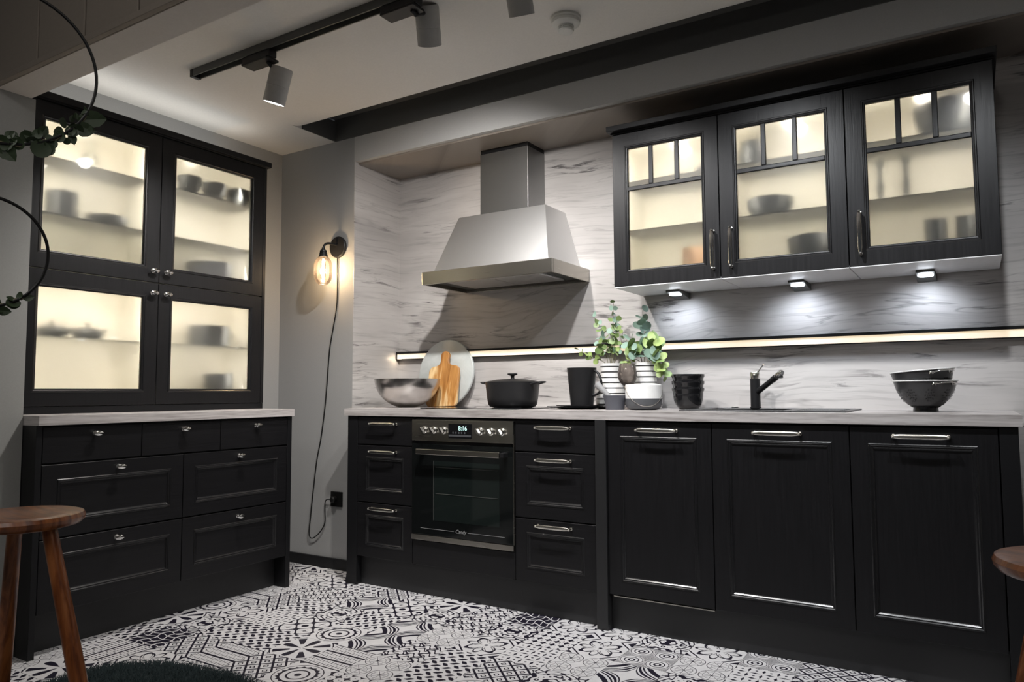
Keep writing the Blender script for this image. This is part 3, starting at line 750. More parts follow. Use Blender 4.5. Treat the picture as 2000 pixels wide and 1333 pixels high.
tp = thing('tap', 'black and chrome kitchen tap standing on the sink rim', 'tap', (2.777, .305, zt))
c = (2.777, .305, zt)
obj('body', lathe(B(), [(0, 0), (.0245, 0), (.0245, .004), (.0215, .005), (.0215, .129), (0, .129)], c, 32), M['matblack'], tp, smooth=True)
obj('cap', lathe(B(), [(0, .1295), (.0222, .1295), (.0222, .133), (.0212, .134), (.0212, .156), (.0185, .160), (0, .161)], c, 32), M['chrome'], tp, smooth=True)
obj('lever', tube(B(), [(2.783, .300, 1.066), (2.800, .292, 1.086), (2.818, .283, 1.108), (2.821, .281, 1.112)], [.0035, .0032, .0030, .0045], 12), M['chrome'], tp, smooth=True)
sp0, sp1 = Vector((2.785, .30, .988)), Vector((2.915, .20, 1.072))
obj('spout', tube(B(), [sp0, sp0+(sp1-sp0)*.62, sp0+(sp1-sp0)*.63, sp0+(sp1-sp0)*.80], [.0125, .0120, .0135, .0140], 20), M['matblack'], tp, smooth=True)
obj('spray_head', tube(B(), [sp0+(sp1-sp0)*.80, sp0+(sp1-sp0)*.82, sp0+(sp1-sp0)*.99, sp1+(sp1-sp0)*.03], [.0125, .0138, .0140, .0090], 20), M['chrome'], tp, smooth=True)
obj('nozzle', tube(B(), [sp1-(sp1-sp0)*.05, sp1-(sp1-sp0)*.05+Vector((.004, -.003, -.018))], [.0095, .0080], 16), M['matblack'], tp, smooth=True)

# ------------------------------------------------------------------ THINGS ON THE LONG WORKTOP
# steel bowl
bw = thing('mixing_bowl', 'brushed steel mixing bowl at the left end of the long worktop', 'bowl', (.935, .10, ZT))
R = .1605*1.0
prof = [(0, 0), (.046, 0), (.050, .0015)]
a0 = math.asin(.050/.182)
for i in range(1, 15):
    a = a0+i/14*(PI/2*.96-a0); prof.append((.182*math.sin(a), .0015+.170*(math.cos(a0)-math.cos(a))))
h_ = prof[-1][1]; prof += [(.1845, h_+.001), (.1845, h_+.003), (.181, h_+.003)]
for i in range(14, 0, -1):
    a = a0+i/14*(PI/2*.96-a0); prof.append((.180*math.sin(a), .0035+.170*(math.cos(a0)-math.cos(a))))
prof += [(0, .0035)]
me = lathe(B(), prof, (0, 0, 0), 64)
o = obj('bowl_shell', me, M['bowlsteel'], None, smooth=True); o.location = (.935, .10, ZT+.0006); o.parent = bw; o.matrix_parent_inverse = Matrix.Translation((-.935, -.10, -ZT))
# round stone disc leaning on the wall
def leaning(bm, base, tilt, yaw=0):
    mt = Matrix.Translation(base) @ Matrix.Rotation(yaw, 4, 'Z') @ Matrix.Rotation(tilt, 4, 'X')
    bmesh.ops.transform(bm, matrix=mt, verts=bm.verts[:]); return bm
bm = lathe(B(), [(0, 0), (.190, 0), (.194, .002), (.196, .006), (.196, .015), (.193, .018), (0, .018)], (0, 0, .196), 72, (0, 1, 0))
o = obj('serving_disc', leaning(bm, (1.012, .325, ZT), math.radians(-6.5)), M['disc'], smooth=True)
tag(o, 'round pale grey serving disc leaning on the wall behind the wooden board', 'serving board')
# wooden board with handle
bm = B(); w_, h_, r_ = .106, .236, .024; out = []
def arc(cx, cz, r, a0, a1, n=6): return [(cx+r*math.cos(a0+(a1-a0)*i/n), cz+r*math.sin(a0+(a1-a0)*i/n)) for i in range(n+1)]
out += arc(w_-r_, r_, r_, -PI/2, 0); out += arc(w_-.035, h_-.035, .035, 0, PI/2); out += [(.046, h_+.004), (.031, h_+.014), (.026, h_+.034)]
out += arc(0, h_+.058, .030, -.45, PI+.45, 10); out += [(-.026, h_+.034), (-.031, h_+.014), (-.046, h_+.004)]; out += arc(-w_+.035, h_-.035, .035, PI/2, PI); out += arc(-w_+r_, r_, r_, PI, 3*PI/2)
f0 = [bm.verts.new((x, 0, z)) for x, z in out]; f1 = [bm.verts.new((x, .018, z)) for x, z in out]
bm.faces.new(f0); bm.faces.new(f1); bridge(bm, f0, f1)
bmesh.ops.transform(bm, matrix=Matrix.Rotation(math.radians(-2.5), 4, 'Y'), verts=bm.verts[:])
bd = obj('chopping_board', leaning(bm, (1.043, .262, ZT+.003), math.radians(-11)), M['acacia'], smooth=True, bevel=.003)
tag(bd, 'striped acacia chopping board with handle leaning behind the steel bowl', 'chopping board')
# cast iron pot
pt = thing('cooking_pot', 'black lidded casserole pot with two side handles on the hob', 'pot', (1.612, .12, ZT+.005)); zz = ZT+.0052
obj('pot_body', lathe(B(), [(0, 0), (.100, 0), (.116, .004), (.124, .014), (.130, .045), (.136, .100), (.139, .122), (.1395, .126), (.134, .126), (.131, .100), (.120, .012), (0, .008)], (1.612, .12, zz), 56), M['iron'], pt, smooth=True)
obj('lid', lathe(B(), [(0, .1262), (.1375, .1262), (.1375, .129), (.120, .134), (.075, .141), (.030, .144), (0, .1445)], (1.612, .12, zz), 56), M['iron'], pt, smooth=True)
obj('lid_knob', lathe(B(), [(0, .1445), (.011, .1445), (.009, .150), (.010, .160), (.024, .165), (.026, .169), (.023, .173), (0, .174)], (1.612, .12, zz), 28), M['iron'], pt, smooth=True)
for s in (-1, 1):
    bm = B(); c = Vector((1.612, .12, zz)); ang = math.radians(18)
    for sg in (1,):
        pts = []
        for i in range(11):
            t = -1+2*i/10; rr = .130+.052*math.sqrt(max(0, 1-t*t)); a = t*.30
            pts.append(c+Vector((s*rr*math.cos(a), rr*math.sin(a), .116+(rr-.130)*.22)))
        tube(bm, pts, [(.0038, .008)]*11, 10, upv=(0, 0, 1))
    obj('side_handle', bm, M['iron'], pt, smooth=True)
# plates and mug
def plate(x, y, z, r, h, label, mat):
    o = obj('plate', lathe(B(), [(0, 0), (r*.52, 0), (r*.56, .002), (r*.86, h*.72), (r, h), (r, h+.003), (r*.84, h*.72+.003), (r*.55, .005), (0, .004)], (x, y, z), 56), mat, smooth=True)
    tag(o, label, 'plate', 'two plates under the black jug'); return o
plate(1.985, .115, ZT+.0003, .150, .010, 'wide dark plate, lower of the two under the black jug', M['gloss'])
plate(2.000, .115, ZT+.0052, .118, .010, 'smaller dark plate, upper of the two under the black jug', M['gloss'])
mg = thing('jug', 'tall tapered matt black jug with a curved handle standing on dark plates', 'jug', (2.008, .115, ZT+.010)); zz = ZT+.0098
obj('jug_body', lathe(B(), [(0, 0), (.051, 0), (.0545, .003), (.055, .014), (.071, .182), (.0715, .187), (.0685, .187), (.0525, .012), (0, .008)], (2.008, .115, zz), 48), M['matblack'], mg, smooth=True)
hp = [(2.068, .113, zz+.168), (2.084, .108, zz+.170), (2.104, .102, zz+.155), (2.117, .098, zz+.125), (2.119, .097, zz+.095), (2.108, .100, zz+.070), (2.085, .107, zz+.057), (2.064, .113, zz+.053)]
obj('handle', tube(B(), catmull(hp, 4), .0068, 12, flat=.8), M['matblack'], mg, smooth=True)
# mortar and pestle
mo = thing('mortar', 'small dark grey stone mortar beside the black jug', 'mortar', (2.222, .02, ZT))
obj('mortar_bowl', lathe(B(), [(0, 0), (.041, 0), (.042, .004), (.045, .030), (.054, .060), (.055, .064), (.048, .064), (.040, .036), (.025, .020), (0, .016)], (2.222, .02, ZT+.0003), 40), M['stone'], mo, smooth=True)
pe = obj('pestle', tube(B(), [(2.222, .025, ZT+.022), (2.205, .020, ZT+.045), (2.172, .012, ZT+.083), (2.138, .004, ZT+.118)], [.014, .012, .012, .017], 16), M['stonelight'], smooth=True)
tag(pe, 'light grey stone pestle leaning out of the mortar to the left', 'pestle')
# lantern
ln = thing('lantern', 'white and slate grey round lantern with hanging wire bail', 'lantern', (2.348, .05, ZT)); c = (2.348, .05, ZT+.0003)
obj('lower_bowl', lathe(B(), [(0, 0), (.056, 0), (.068, .004), (.078, .014), (.0815, .028), (.081, .0505), (0, .0505)], c, 48), M['lantern_grey'], ln, smooth=True)
obj('upper_bowl', lathe(B(), [(.081, .0507), (.0812, .080), (.0805, .110), (.078, .113), (.0765, .110), (.077, .055), (0, .054), (0, .0507)], c, 48), M['lantern_white'], ln, smooth=True)
pts = []
rdir = Rt*.083; ndir = Vector((Fw.x, Fw.y, 0)).normalized()*-.086
for i in range(15):
    a = PI*i/14; pts.append(Vector((2.348, .05, ZT+.104))+rdir*math.cos(a)+ndir*math.sin(a)*.985+Vector((0, 0, -.088*math.sin(a))))
obj('bail', tube(B(), pts, .0013, 6), M['nickel'], ln, smooth=True)
# smoked glass
gb = thing('goblet', 'smoked glass goblet between the two striped vases', 'glass', (2.229, .15, ZT)); c = (2.229, .15, ZT+.0003)
obj('glass_bowl', lathe(B(), [(.0035, .100), (.020, .108), (.036, .124), (.0445, .146), (.045, .168), (.040, .194), (.034, .213), (.0325, .213), (.0385, .193), (.0435, .168), (.043, .147), (.035, .126), (.018, .111), (0, .106)], c, 40), M['smoke2'], gb, smooth=True)
obj('stem_and_foot', lathe(B(), [(0, 0), (.033, 0), (.033, .002), (.008, .006), (.0035, .018), (.0035, .101), (0, .103)], c, 32), M['smoke2'], gb, smooth=True)
# vases and eucalyptus
random.seed(5)
def vase(x, y, label, h=.222, s=.955):
    c = (x, y, ZT+.0003)
    pr_ = [(0, 0), (.068, 0), (.074, .004), (.080, .022), (.079, .052), (.068, .088), (.056, .120), (.0525, .150), (.0535, .180), (.057, .208), (.058, .221), (.055, .221), (.051, .190), (.050, .150), (.053, .120), (.064, .088), (.074, .05), (.070, .01), (0, .008)]
    o = obj('vase', lathe(B(), [(r*s, z) for r, z in pr_], (0, 0, 0), 48), M['striped'], smooth=True); o.location = c
    tag(o, label, 'vase', 'pair of black striped white vases'); return o
VL, VR = (2.088, .28), (2.275, .265)
vase(*VL, 'black striped white vase behind the jug and mortar'); vase(*VR, 'black striped white vase behind the white lantern')
LEAF = {}
def leafmesh(key, mat):
    bm = B(); n = 12; c = bm.verts.new((0, .0, .0)); rg = []
    for i in range(n):
        a = 2*PI*i/n; r = 1.0*(1+.06*math.cos(a)); rg.append(bm.verts.new((r*math.sin(a)*.92, 1.0-r*math.cos(a), .16+.07*math.cos(2*a))))
    c.co = (0, 1.0, 0)
    for i in range(n): bm.faces.new([c, rg[i], rg[(i+1) % n]])
    me = bpy.data.meshes.new('leaf'); bm.to_mesh(me); bm.free(); me.materials.append(mat)
    for p in me.polygons: p.use_smooth = True
    LEAF[key] = me
for k in 'abcd': leafmesh(k, M['leaf_'+k])
def leafpoint(key, mat):
    bm = B(); n = 7; L = [bm.verts.new((0, 0, 0))]; Rr = []; mid = []
    rows = [(.0, 0), (.55, .35), (.80, .8), (.72, 1.3), (.40, 1.75), (0, 2.1)]
    ctr = [bm.verts.new((0, y, -.06*math.sin(y))) for w0, y in rows]
    le = [bm.verts.new((-w0, y, .12*w0)) for w0, y in rows[1:-1]]; ri = [bm.verts.new((w0, y, .12*w0)) for w0, y in rows[1:-1]]
    for i in range(len(le)-1):
        bm.faces.new([ctr[i+1], ctr[i+2], le[i+1], le[i]]); bm.faces.new([ctr[i+1], ri[i], ri[i+1], ctr[i+2]])
    bm.faces.new([ctr[0], ctr[1], le[0]]); bm.faces.new([ctr[0], ri[0], ctr[1]]); bm.faces.new([ctr[-2], ctr[-1], le[-1]]); bm.faces.new([ctr[-2], ri[-1], ctr[-1]])
    bmesh.ops.delete(bm, geom=[v for v in bm.verts if not v.link_faces], context='VERTS')
    me = bpy.data.meshes.new('leaf'); bm.to_mesh(me); bm.free(); me.materials.append(mat); LEAF[key] = me
leafpoint('p', M['leaf_d'])
def addleaf(par, key, at, direc, normal, size, pinv):
    d = Vector(direc).normalized(); nrm = Vector(normal); nrm = (nrm-d*nrm.dot(d))
    if nrm.length < 1e-3: nrm = basis(d)[1]
    nrm.normalize(); x_ = d.cross(nrm)
    o = bpy.data.objects.new('leaf', LEAF[key]); COL.objects.link(o)
    mt = Matrix(((x_.x, d.x, nrm.x, at[0]), (x_.y, d.y, nrm.y, at[1]), (x_.z, d.z, nrm.z, at[2]), (0, 0, 0, 1))) @ Matrix.Scale(size, 4)
    o.parent = par; o.matrix_basis = Matrix.Translation(-Vector(pinv)) @ mt
    return o
def sprig(root, pts, keys, size, n, gap=.02, start=.25, loc=(0, 0, 0)):
    c = catmull(pts, 6); bm = tube(B(), c, [.0022*(1-.6*i/len(c)) for i in range(len(c))], 6)
    obj('twig', bm, M['stem'], root, smooth=True)
    for i in range(n):
        t = start+(1-start)*i/max(1, n-1); k = min(len(c)-1, int(t*(len(c)-1))); p = c[k]; tg = (c[min(k+1, len(c)-1)]-c[max(k-1, 0)]).normalized()
        a = i*PI/2+random.uniform(-.4, .4)
        _, s1, s2 = basis(tg)
        for s in (0, PI):
            if i == n-1 and s: continue
            side = s1*math.cos(a+s)+s2*math.sin(a+s)
            d = side+tg*.45; sz = size*1.32*(1.1-.42*t)*random.uniform(.8, 1.15)
            nm = (CP-p).normalized()*.7+Vector((random.uniform(-.6, .6), random.uniform(-.6, .6), random.uniform(-.1, .8)))
            addleaf(root, random.choice(keys), p, d, nm, sz, loc)
pL = thing('eucalyptus_bunch', 'eucalyptus sprigs in the striped vase behind the jug', 'plant', (VL[0], VL[1], ZT+.01))
o3 = tuple(pL.location); zb_ = ZT+.03
def P3(x, y, z): return (x, y, z)
sprig(pL, [(2.085, .28, zb_), (2.090, .28, 1.12), (2.100, .275, 1.26), (2.110, .27, 1.432)], 'aab', .0165, 11, start=.50, loc=o3)
sprig(pL, [(2.080, .28, zb_), (2.085, .28, 1.13), (2.055, .27, 1.28), (2.005, .26, 1.370)], 'aba', .0150, 8, start=.60, loc=o3)
sprig(pL, [(2.095, .28, zb_), (2.100, .27, 1.13), (2.120, .265, 1.25), (2.130, .26, 1.350)], 'aab', .0150, 8, start=.55, loc=o3)
sprig(pL, [(2.075, .275, zb_), (2.070, .27, 1.12), (2.000, .25, 1.165), (1.925, .24, 1.205)], 'cca', .0125, 7, start=.50, loc=o3)
sprig(pL, [(2.070, .28, zb_), (2.075, .27, 1.14), (2.050, .25, 1.21), (2.030, .25, 1.255)], 'ab', .017, 5, start=.55, loc=o3)
sprig(pL, [(2.100, .28, zb_), (2.110, .27, 1.14), (2.150, .25, 1.20), (2.170, .24, 1.28)], 'cab', .012, 6, start=.55, loc=o3)
pR = thing('eucalyptus_bunch', 'broad leaved eucalyptus bunch in the striped vase behind the lantern', 'plant', (VR[0], VR[1], ZT+.01))
o3 = tuple(pR.location)
sprig(pR, [(2.275, .265, zb_), (2.272, .26, 1.14), (2.268, .255, 1.26), (2.270, .25, 1.385)], 'bbb', .024, 9, start=.48, loc=o3)
sprig(pR, [(2.280, .265, zb_), (2.290, .255, 1.14), (2.320, .24, 1.21), (2.350, .225, 1.255)], 'bca', .030, 5, start=.55, loc=o3)
sprig(pR, [(2.270, .265, zb_), (2.260, .255, 1.14), (2.225, .24, 1.20), (2.190, .23, 1.245)], 'aba', .028, 5, start=.55, loc=o3)
sprig(pR, [(2.280, .265, zb_), (2.300, .25, 1.145), (2.350, .225, 1.17), (2.375, .22, 1.12), (2.380, .22, 1.065)], 'cac', .021, 7, start=.50, loc=o3)
sprig(pR, [(2.268, .265, zb_), (2.262, .25, 1.14), (2.250, .22, 1.17), (2.240, .20, 1.19)], 'ba', .026, 4, start=.6, loc=o3)
sprig(pR, [(2.285, .265, zb_), (2.30, .25, 1.14), (2.325, .23, 1.165), (2.335, .20, 1.17)], 'bb', .024, 4, start=.6, loc=o3)
sprig(pR, [(2.265, .265, zb_), (2.255, .25, 1.13), (2.20, .22, 1.14), (2.165, .22, 1.115)], 'ca', .013, 5, start=.55, loc=o3)
# stack of three cups
CL = ('glossy black cup at the bottom of the stack of three', 'glossy black cup in the middle of the stack of three', 'glossy black cup on top of the stack of three')
for i in range(3):
    z = ZT+.0003+i*.031
    pr_ = [(0, 0), (.038, 0), (.045, .004), (.058, .020), (.0655, .044), (.0672, .066), (.0675, .078), (.0725, .086), (.0728, .0965), (.0705, .0975), (.0680, .088), (.0630, .070), (.0600, .050), (.0560, .0335), (.050, .0315), (0, .0315)]
    tag(obj('cup', lathe(B(), [(r*(1.0+.012*i), h) for r, h in pr_], (2.497, .22, z), 48), M['gloss'], smooth=True), CL[i], 'cup', 'black cups stacked beside the sink')
# colanders
def colander(x, y, z, tilt, label):
    t = thing('colander', label, 'colander', (x, y, z), 'two black colanders stacked at the right end')
    mt = Matrix.Translation((x, y, z)) @ Matrix.Rotation(tilt, 4, 'Y'); mtl = Matrix.Rotation(tilt, 4, 'Y')
    def tr(bm): bmesh.ops.transform(bm, matrix=mt, verts=bm.verts[:]); return bm
    R_ = .112
    pr_ = [(0, .012), (.034, .013), (.060, .026), (.082, .050), (.098, .080), (.107, .112), (.1075, .116), (.105, .116), (.0955, .081), (.080, .053), (.058, .029), (.033, .0165), (0, .0155)]
    obj('colander_bowl', tr(lathe(B(), pr_, (0, 0, 0), 56)), M['colander'], t, smooth=True)
    bm = B(); lathe(bm, [(.040, 0), (.044, 0), (.042, .014), (.052, .0205), (.048, .0205), (.038, .014)], (0, 0, 0), 40, closed=True); obj('foot_ring', tr(bm), M['gloss'], t, smooth=True)
    bm = B(); lathe(bm, [(.106, .1145), (.1105, .1145), (.1115, .1165), (.1105, .1190), (.106, .1190)], (0, 0, 0), 56, closed=True); obj('rim_band', tr(bm), M['lantern_white'], t, smooth=True, label='pale metal rim')
    bm = B()
    for gx in range(9):
        ac = 2*PI*gx/9-1.35
        for (k, l_) in [(0, 0)]+[(1, q) for q in range(6)]+[(2, q) for q in range(10)]:
            aa = 2*PI*l_/(6 if k == 1 else 10); th = ac+k*.085*math.cos(aa); zz = .060+k*.011*math.sin(aa)
            f = (zz-.026)/(.080-.026); rr = .060+(.098-.060)*(f**.62)+.0012
            p = Vector((rr*math.cos(th), rr*math.sin(th), zz)); nrm = Vector((math.cos(th), math.sin(th), -.75))
            lathe(bm, [(0, 0), (.0025, 0), (.0025, .0006), (0, .0006)], p, 6, tuple(nrm))
    obj('holes', tr(bm), M['glassblack'], t, kind='stuff')
    for s in (0, PI):
        bm = B(); a0 = -.88+s
        pts = []
        for i in range(9):
            tt = -1+2*i/8; a = a0+tt*.36; rr = .109+.024*math.sqrt(max(0, 1-tt**4)); pts.append((rr*math.cos(a), rr*math.sin(a), .104+.006*(1-tt*tt)))
        tube(bm, pts, [(.0028, .0055)]*9, 10, upv=(0, 0, 1))
        for e in (pts[0], pts[-1]): lathe(bm, [(0, -.006), (.008, -.005), (.0085, 0), (.006, .005), (0, .006)], e, 12)
        obj('handle', tr(bm), M['chrome'], t, smooth=True)
    return t
colander(3.449, .15, ZT+.0004, 0, 'lower of the two stacked black colanders at the right end')
colander(3.449, .15, ZT+.0395, math.radians(-4.5), 'upper, slightly tilted of the two stacked black colanders')

# ------------------------------------------------------------------ CONTENTS OF THE GLAZED CABINETS
def ware(name, prof, c, label, cat, mat=None, group=None, seg=36, extra=None):
    o = obj(name, lathe(B(), prof, c, seg), mat or M['darkware'], smooth=True); tag(o, label, cat, group); return o
def bowlp(r, h, f=.45):
    p = [(0, 0), (r*f, 0), (r*f, .004)]
    for i in range(1, 7):
        t = i/6; p.append((r*f+(r-r*f)*math.sin(t*PI/2), .004+(h-.004)*(1-math.cos(t*PI/2))))
    p += [(r-.003, h)]
    for i in range(5, 0, -1):
        t = i/6; p.append((r*f+(r-r*f)*math.sin(t*PI/2)-.004, .008+(h-.004)*(1-math.cos(t*PI/2))))
    return p+[(0, .008)]
S2, S1, S0 = 2.0165, 1.7715, 1.5225   # upper compartment shelves
ware('bowl', bowlp(.062, .085), (.235, -.800, S2), 'dark bowl on the top shelf behind the upper right door, nearest the door gap', 'bowl', group='bowls on the top right shelf')
ware('bowl', bowlp(.064, .082), (.235, -.655, S2), 'dark bowl on the top shelf behind the upper right door, middle of three', 'bowl', group='bowls on the top right shelf')
ware('bowl', bowlp(.066, .082), (.235, -.505, S2), 'dark bowl on the top shelf behind the upper right door, nearest the corner', 'bowl', group='bowls on the top right shelf')
ware('bowl', bowlp(.115, .155, .5), (.20, -.640, S0), 'wide dark bowl at the bottom behind the upper right glass door', 'bowl')
ware('canister', [(0, 0), (.060, 0), (.064, .004), (.066, .125), (.060, .128), (.058, .124), (.058, .006), (0, .006)], (.17, -1.385, S1), 'dark canister on the middle shelf behind the upper left glass door', 'canister')
ware('bowl', bowlp(.092, .050, .5), (.185, -1.185, S1), 'flat dark dish on the middle shelf behind the upper left glass door', 'bowl')
ware('carafe', [(0, 0), (.030, 0), (.032, .004), (.034, .07), (.015, .11), (.012, .15), (.014, .16), (.012, .16), (0, .155)], (.16, -1.26, S2), 'pale glass carafe on the top shelf behind the upper left door', 'carafe', M['shelfglass'])
def teapot(y, label):
    t = thing('teapot', label, 'teapot', (.17, y, 1.242), 'two low teapots behind the lower left door')
    c = (.17, y, 1.2415)
    obj('pot_body', lathe(B(), [(0, 0), (.040, 0), (.062, .014), (.068, .032), (.056, .050), (.030, .056), (0, .057)], c, 32), M['darkware'], t, smooth=True)
    obj('lid_knob', lathe(B(), [(0, .057), (.006, .057), (.005, .066), (.011, .074), (0, .082)], c, 16), M['darkware'], t, smooth=True)
    obj('spout', tube(B(), [(.17, y+.055, 1.268), (.17, y+.075, 1.280), (.17, y+.088, 1.296)], [.010, .008, .006], 10), M['darkware'], t, smooth=True)
teapot(-1.405, 'low dark teapot behind the lower left door, farther from the corner'); teapot(-1.250, 'low dark teapot behind the lower left door, nearer the door gap')
p_ = thing('stockpot', 'large dark pot on the shelf behind the lower right glass door', 'pot', (.18, -.625, 1.242))
obj('pot_body', lathe(B(), [(0, 0), (.095, 0), (.100, .004), (.104, .105), (.098, .108), (0, .106)], (.18, -.625, 1.2415), 40), M['darkware'], p_, smooth=True)
obj('handle', tube(B(), bez((.20, -.52, 1.325), (.21, -.49, 1.33), (.21, -.49, 1.28), (.20, -.52, 1.275), 6), .005, 8), M['darkware'], p_, smooth=True)
ware('crock', [(0, 0), (.072, 0), (.074, .004), (.074, .145), (.069, .148), (.067, .145), (.067, .006), (0, .006)], (.20, -.575, .952), 'dark straight sided crock at the bottom behind the lower right glass door', 'crock')
ware('cup', [(0, 0), (.050, 0), (.055, .155), (.052, .157), (.048, .005), (0, .005)], (2.545, .20, 1.4915), 'tan pot at the bottom of the wall cabinet nearest the hood', 'cup', M['brownpot'])
ware('cup', [(0, 0), (.035, 0), (.037, .14), (.034, .141), (.031, .005), (0, .005)], (2.625, .235, 1.4915), 'small tan cup at the bottom right of the wall cabinet nearest the hood', 'cup', M['brownpot'])
ware('bowl', bowlp(.055, .055), (2.455, .30, 1.9715), 'small grey bowl on the top shelf of the cabinet nearest the hood, farther left', 'bowl')
ware('bowl', bowlp(.055, .070), (2.590, .29, 1.9715), 'small grey bowl on the top shelf nearest the hood, above the tan pot', 'bowl')
ware('pitcher', [(0, 0), (.042, 0), (.056, .03), (.058, .07), (.050, .11), (.044, .13), (.040, .13), (.046, .11), (.052, .07), (0, .01)], (2.815, .22, 1.9715), 'round dark pitcher on the top shelf of the middle wall cabinet', 'pitcher')
ware('bowl', bowlp(.098, .085, .5), (2.885, .21, 1.7415), 'wide dark bowl on the lower shelf of the middle wall cabinet', 'bowl')
ware('bowl', bowlp(.105, .150, .5), (3.060, .21, 1.4915), 'wide dark bowl at the bottom of the middle wall cabinet', 'bowl')
ware('bowl', bowlp(.120, .135, .45), (3.565, .22, 1.9715), 'large dark bowl on the top shelf of the right end wall cabinet', 'bowl')
for x, nm in ((3.318, 'left'), (3.412, 'right')):
    ware('candlestick', [(0, 0), (.030, 0), (.028, .008), (.012, .018), (.010, .06), (.018, .075), (.009, .09), (.008, .15), (.018, .165), (.016, .18), (0, .18)], (x, .21, 1.7415), nm+' one of two slim dark candlesticks in the right end wall cabinet', 'candlestick', group='two candlesticks behind glass')
for x, nm in ((3.508, 'left'), (3.612, 'right')):
    ware('beaker', [(0, 0), (.036, 0), (.038, .165), (.035, .166), (.033, .006), (0, .006)], (x, .20, 1.4915), nm+' one of two dark beakers at the bottom of the right end wall cabinet', 'beaker', group='two beakers behind glass')

# ------------------------------------------------------------------ WALL LAMP, CORD, OUTLET
sn = thing('wall_lamp', 'black wall lamp with lit bulb in smoked glass shade', 'wall lamp', (.500, 0, 1.842))
obj('wall_plate', lathe(B(), [(0, 0), (.060, 0), (.063, .004), (.063, .014), (.058, .019), (0, .020)], (.500, -.0002, 1.842), 40, (0, -1, 0)), M['matblack'], sn, smooth=True)
gx, gy = .488, -.112
obj('arm', tube(B(), bez((.500, -.018, 1.852), (.498, -.075, 1.858), (.489, gy, 1.858), (gx, gy, 1.815), 12), .0068, 12), M['matblack'], sn, smooth=True)
obj('socket', lathe(B(), [(0, 1.822), (.009, 1.822), (.011, 1.812), (.019, 1.808), (.020, 1.798), (.0165, 1.796), (.0215, 1.794), (.0225, 1.783), (.0245, 1.780), (.0245, 1.772), (0, 1.772)], (gx, gy, 0), 28), M['matblack'], sn, smooth=True)
zt_, zb2 = 1.774, 1.612
prf = [(.022, zt_), (.032, zt_-.008), (.045, zt_-.026), (.0515, zt_-.050), (.0515, zb2+.050), (.046, zb2+.024), (.033, zb2+.006), (.024, zb2), (.0225, zb2+.001), (.032, zb2+.009), (.0445, zb2+.026), (.050, zb2+.050), (.050, zt_-.050), (.0435, zt_-.026), (.031, zt_-.010), (.021, zt_)]
obj('glass_shade', lathe(B(), prf, (gx, gy, 0), 40, closed=True), M['shade'], sn, smooth='all')
bu = obj('bulb', lathe(B(), [(0, 1.640), (.006, 1.641), (.012, 1.650), (.014, 1.672), (.014, 1.730), (.010, 1.745), (.010, 1.770), (0, 1.770)], (gx, gy, 0), 24), M['bulbglass'], sn, smooth=True)
bm = B()
for a in range(4):
    an = a*PI/2+.4; tube(bm, [(gx+.004*math.cos(an), gy+.004*math.sin(an), 1.665), (gx+.007*math.cos(an+.6), gy+.007*math.sin(an+.6), 1.738)], .0012, 6)
obj('filament', bm, M['filament'], bu)
lamp('wall_lamp_bulb_light', 'POINT', (gx, gy, 1.70), 8, (1.0, .76, .45), size=.018)
CPTS = [(.497, -.010, 1.79), (.498, -.012, 1.70), (.499, -.010, 1.596), (.493, -.008, 1.492), (.466, -.006, 1.375), (.440, -.006, 1.256), (.428, -.006, 1.138), (.412, -.006, .960), (.381, -.006, .752), (.346, -.006, .604), (.320, -.007, .425), (.302, -.010, .26), (.296, -.012, .188), (.308, -.014, .160), (.340, -.016, .162), (.385, -.014, .196), (.420, -.010, .250), (.418, -.008, .320), (.420, -.010, .365), (.438, -.016, .385), (.470, -.020, .390)]
tag(obj('power_cord', tube(B(), catmull(CPTS, 5), .0032, 8), M['outlet'], smooth=True), 'thin black cable hanging from the wall lamp down to the socket', 'cable')
ot = thing('wall_socket', 'square black wall socket on the grey wall beside the end panel', 'socket', (.508, 0, .392))
obj('cover_plate', bx(.464, .552, -.011, -.0002, .350, .434), M['outlet'], ot, bevel=.003)
obj('plug', lathe(B(), [(0, 0), (.019, 0), (.019, .022), (.012, .028), (0, .028)], (.500, -.011, .391), 24, (0, -1, 0)), M['outlet'], ot, smooth=True)

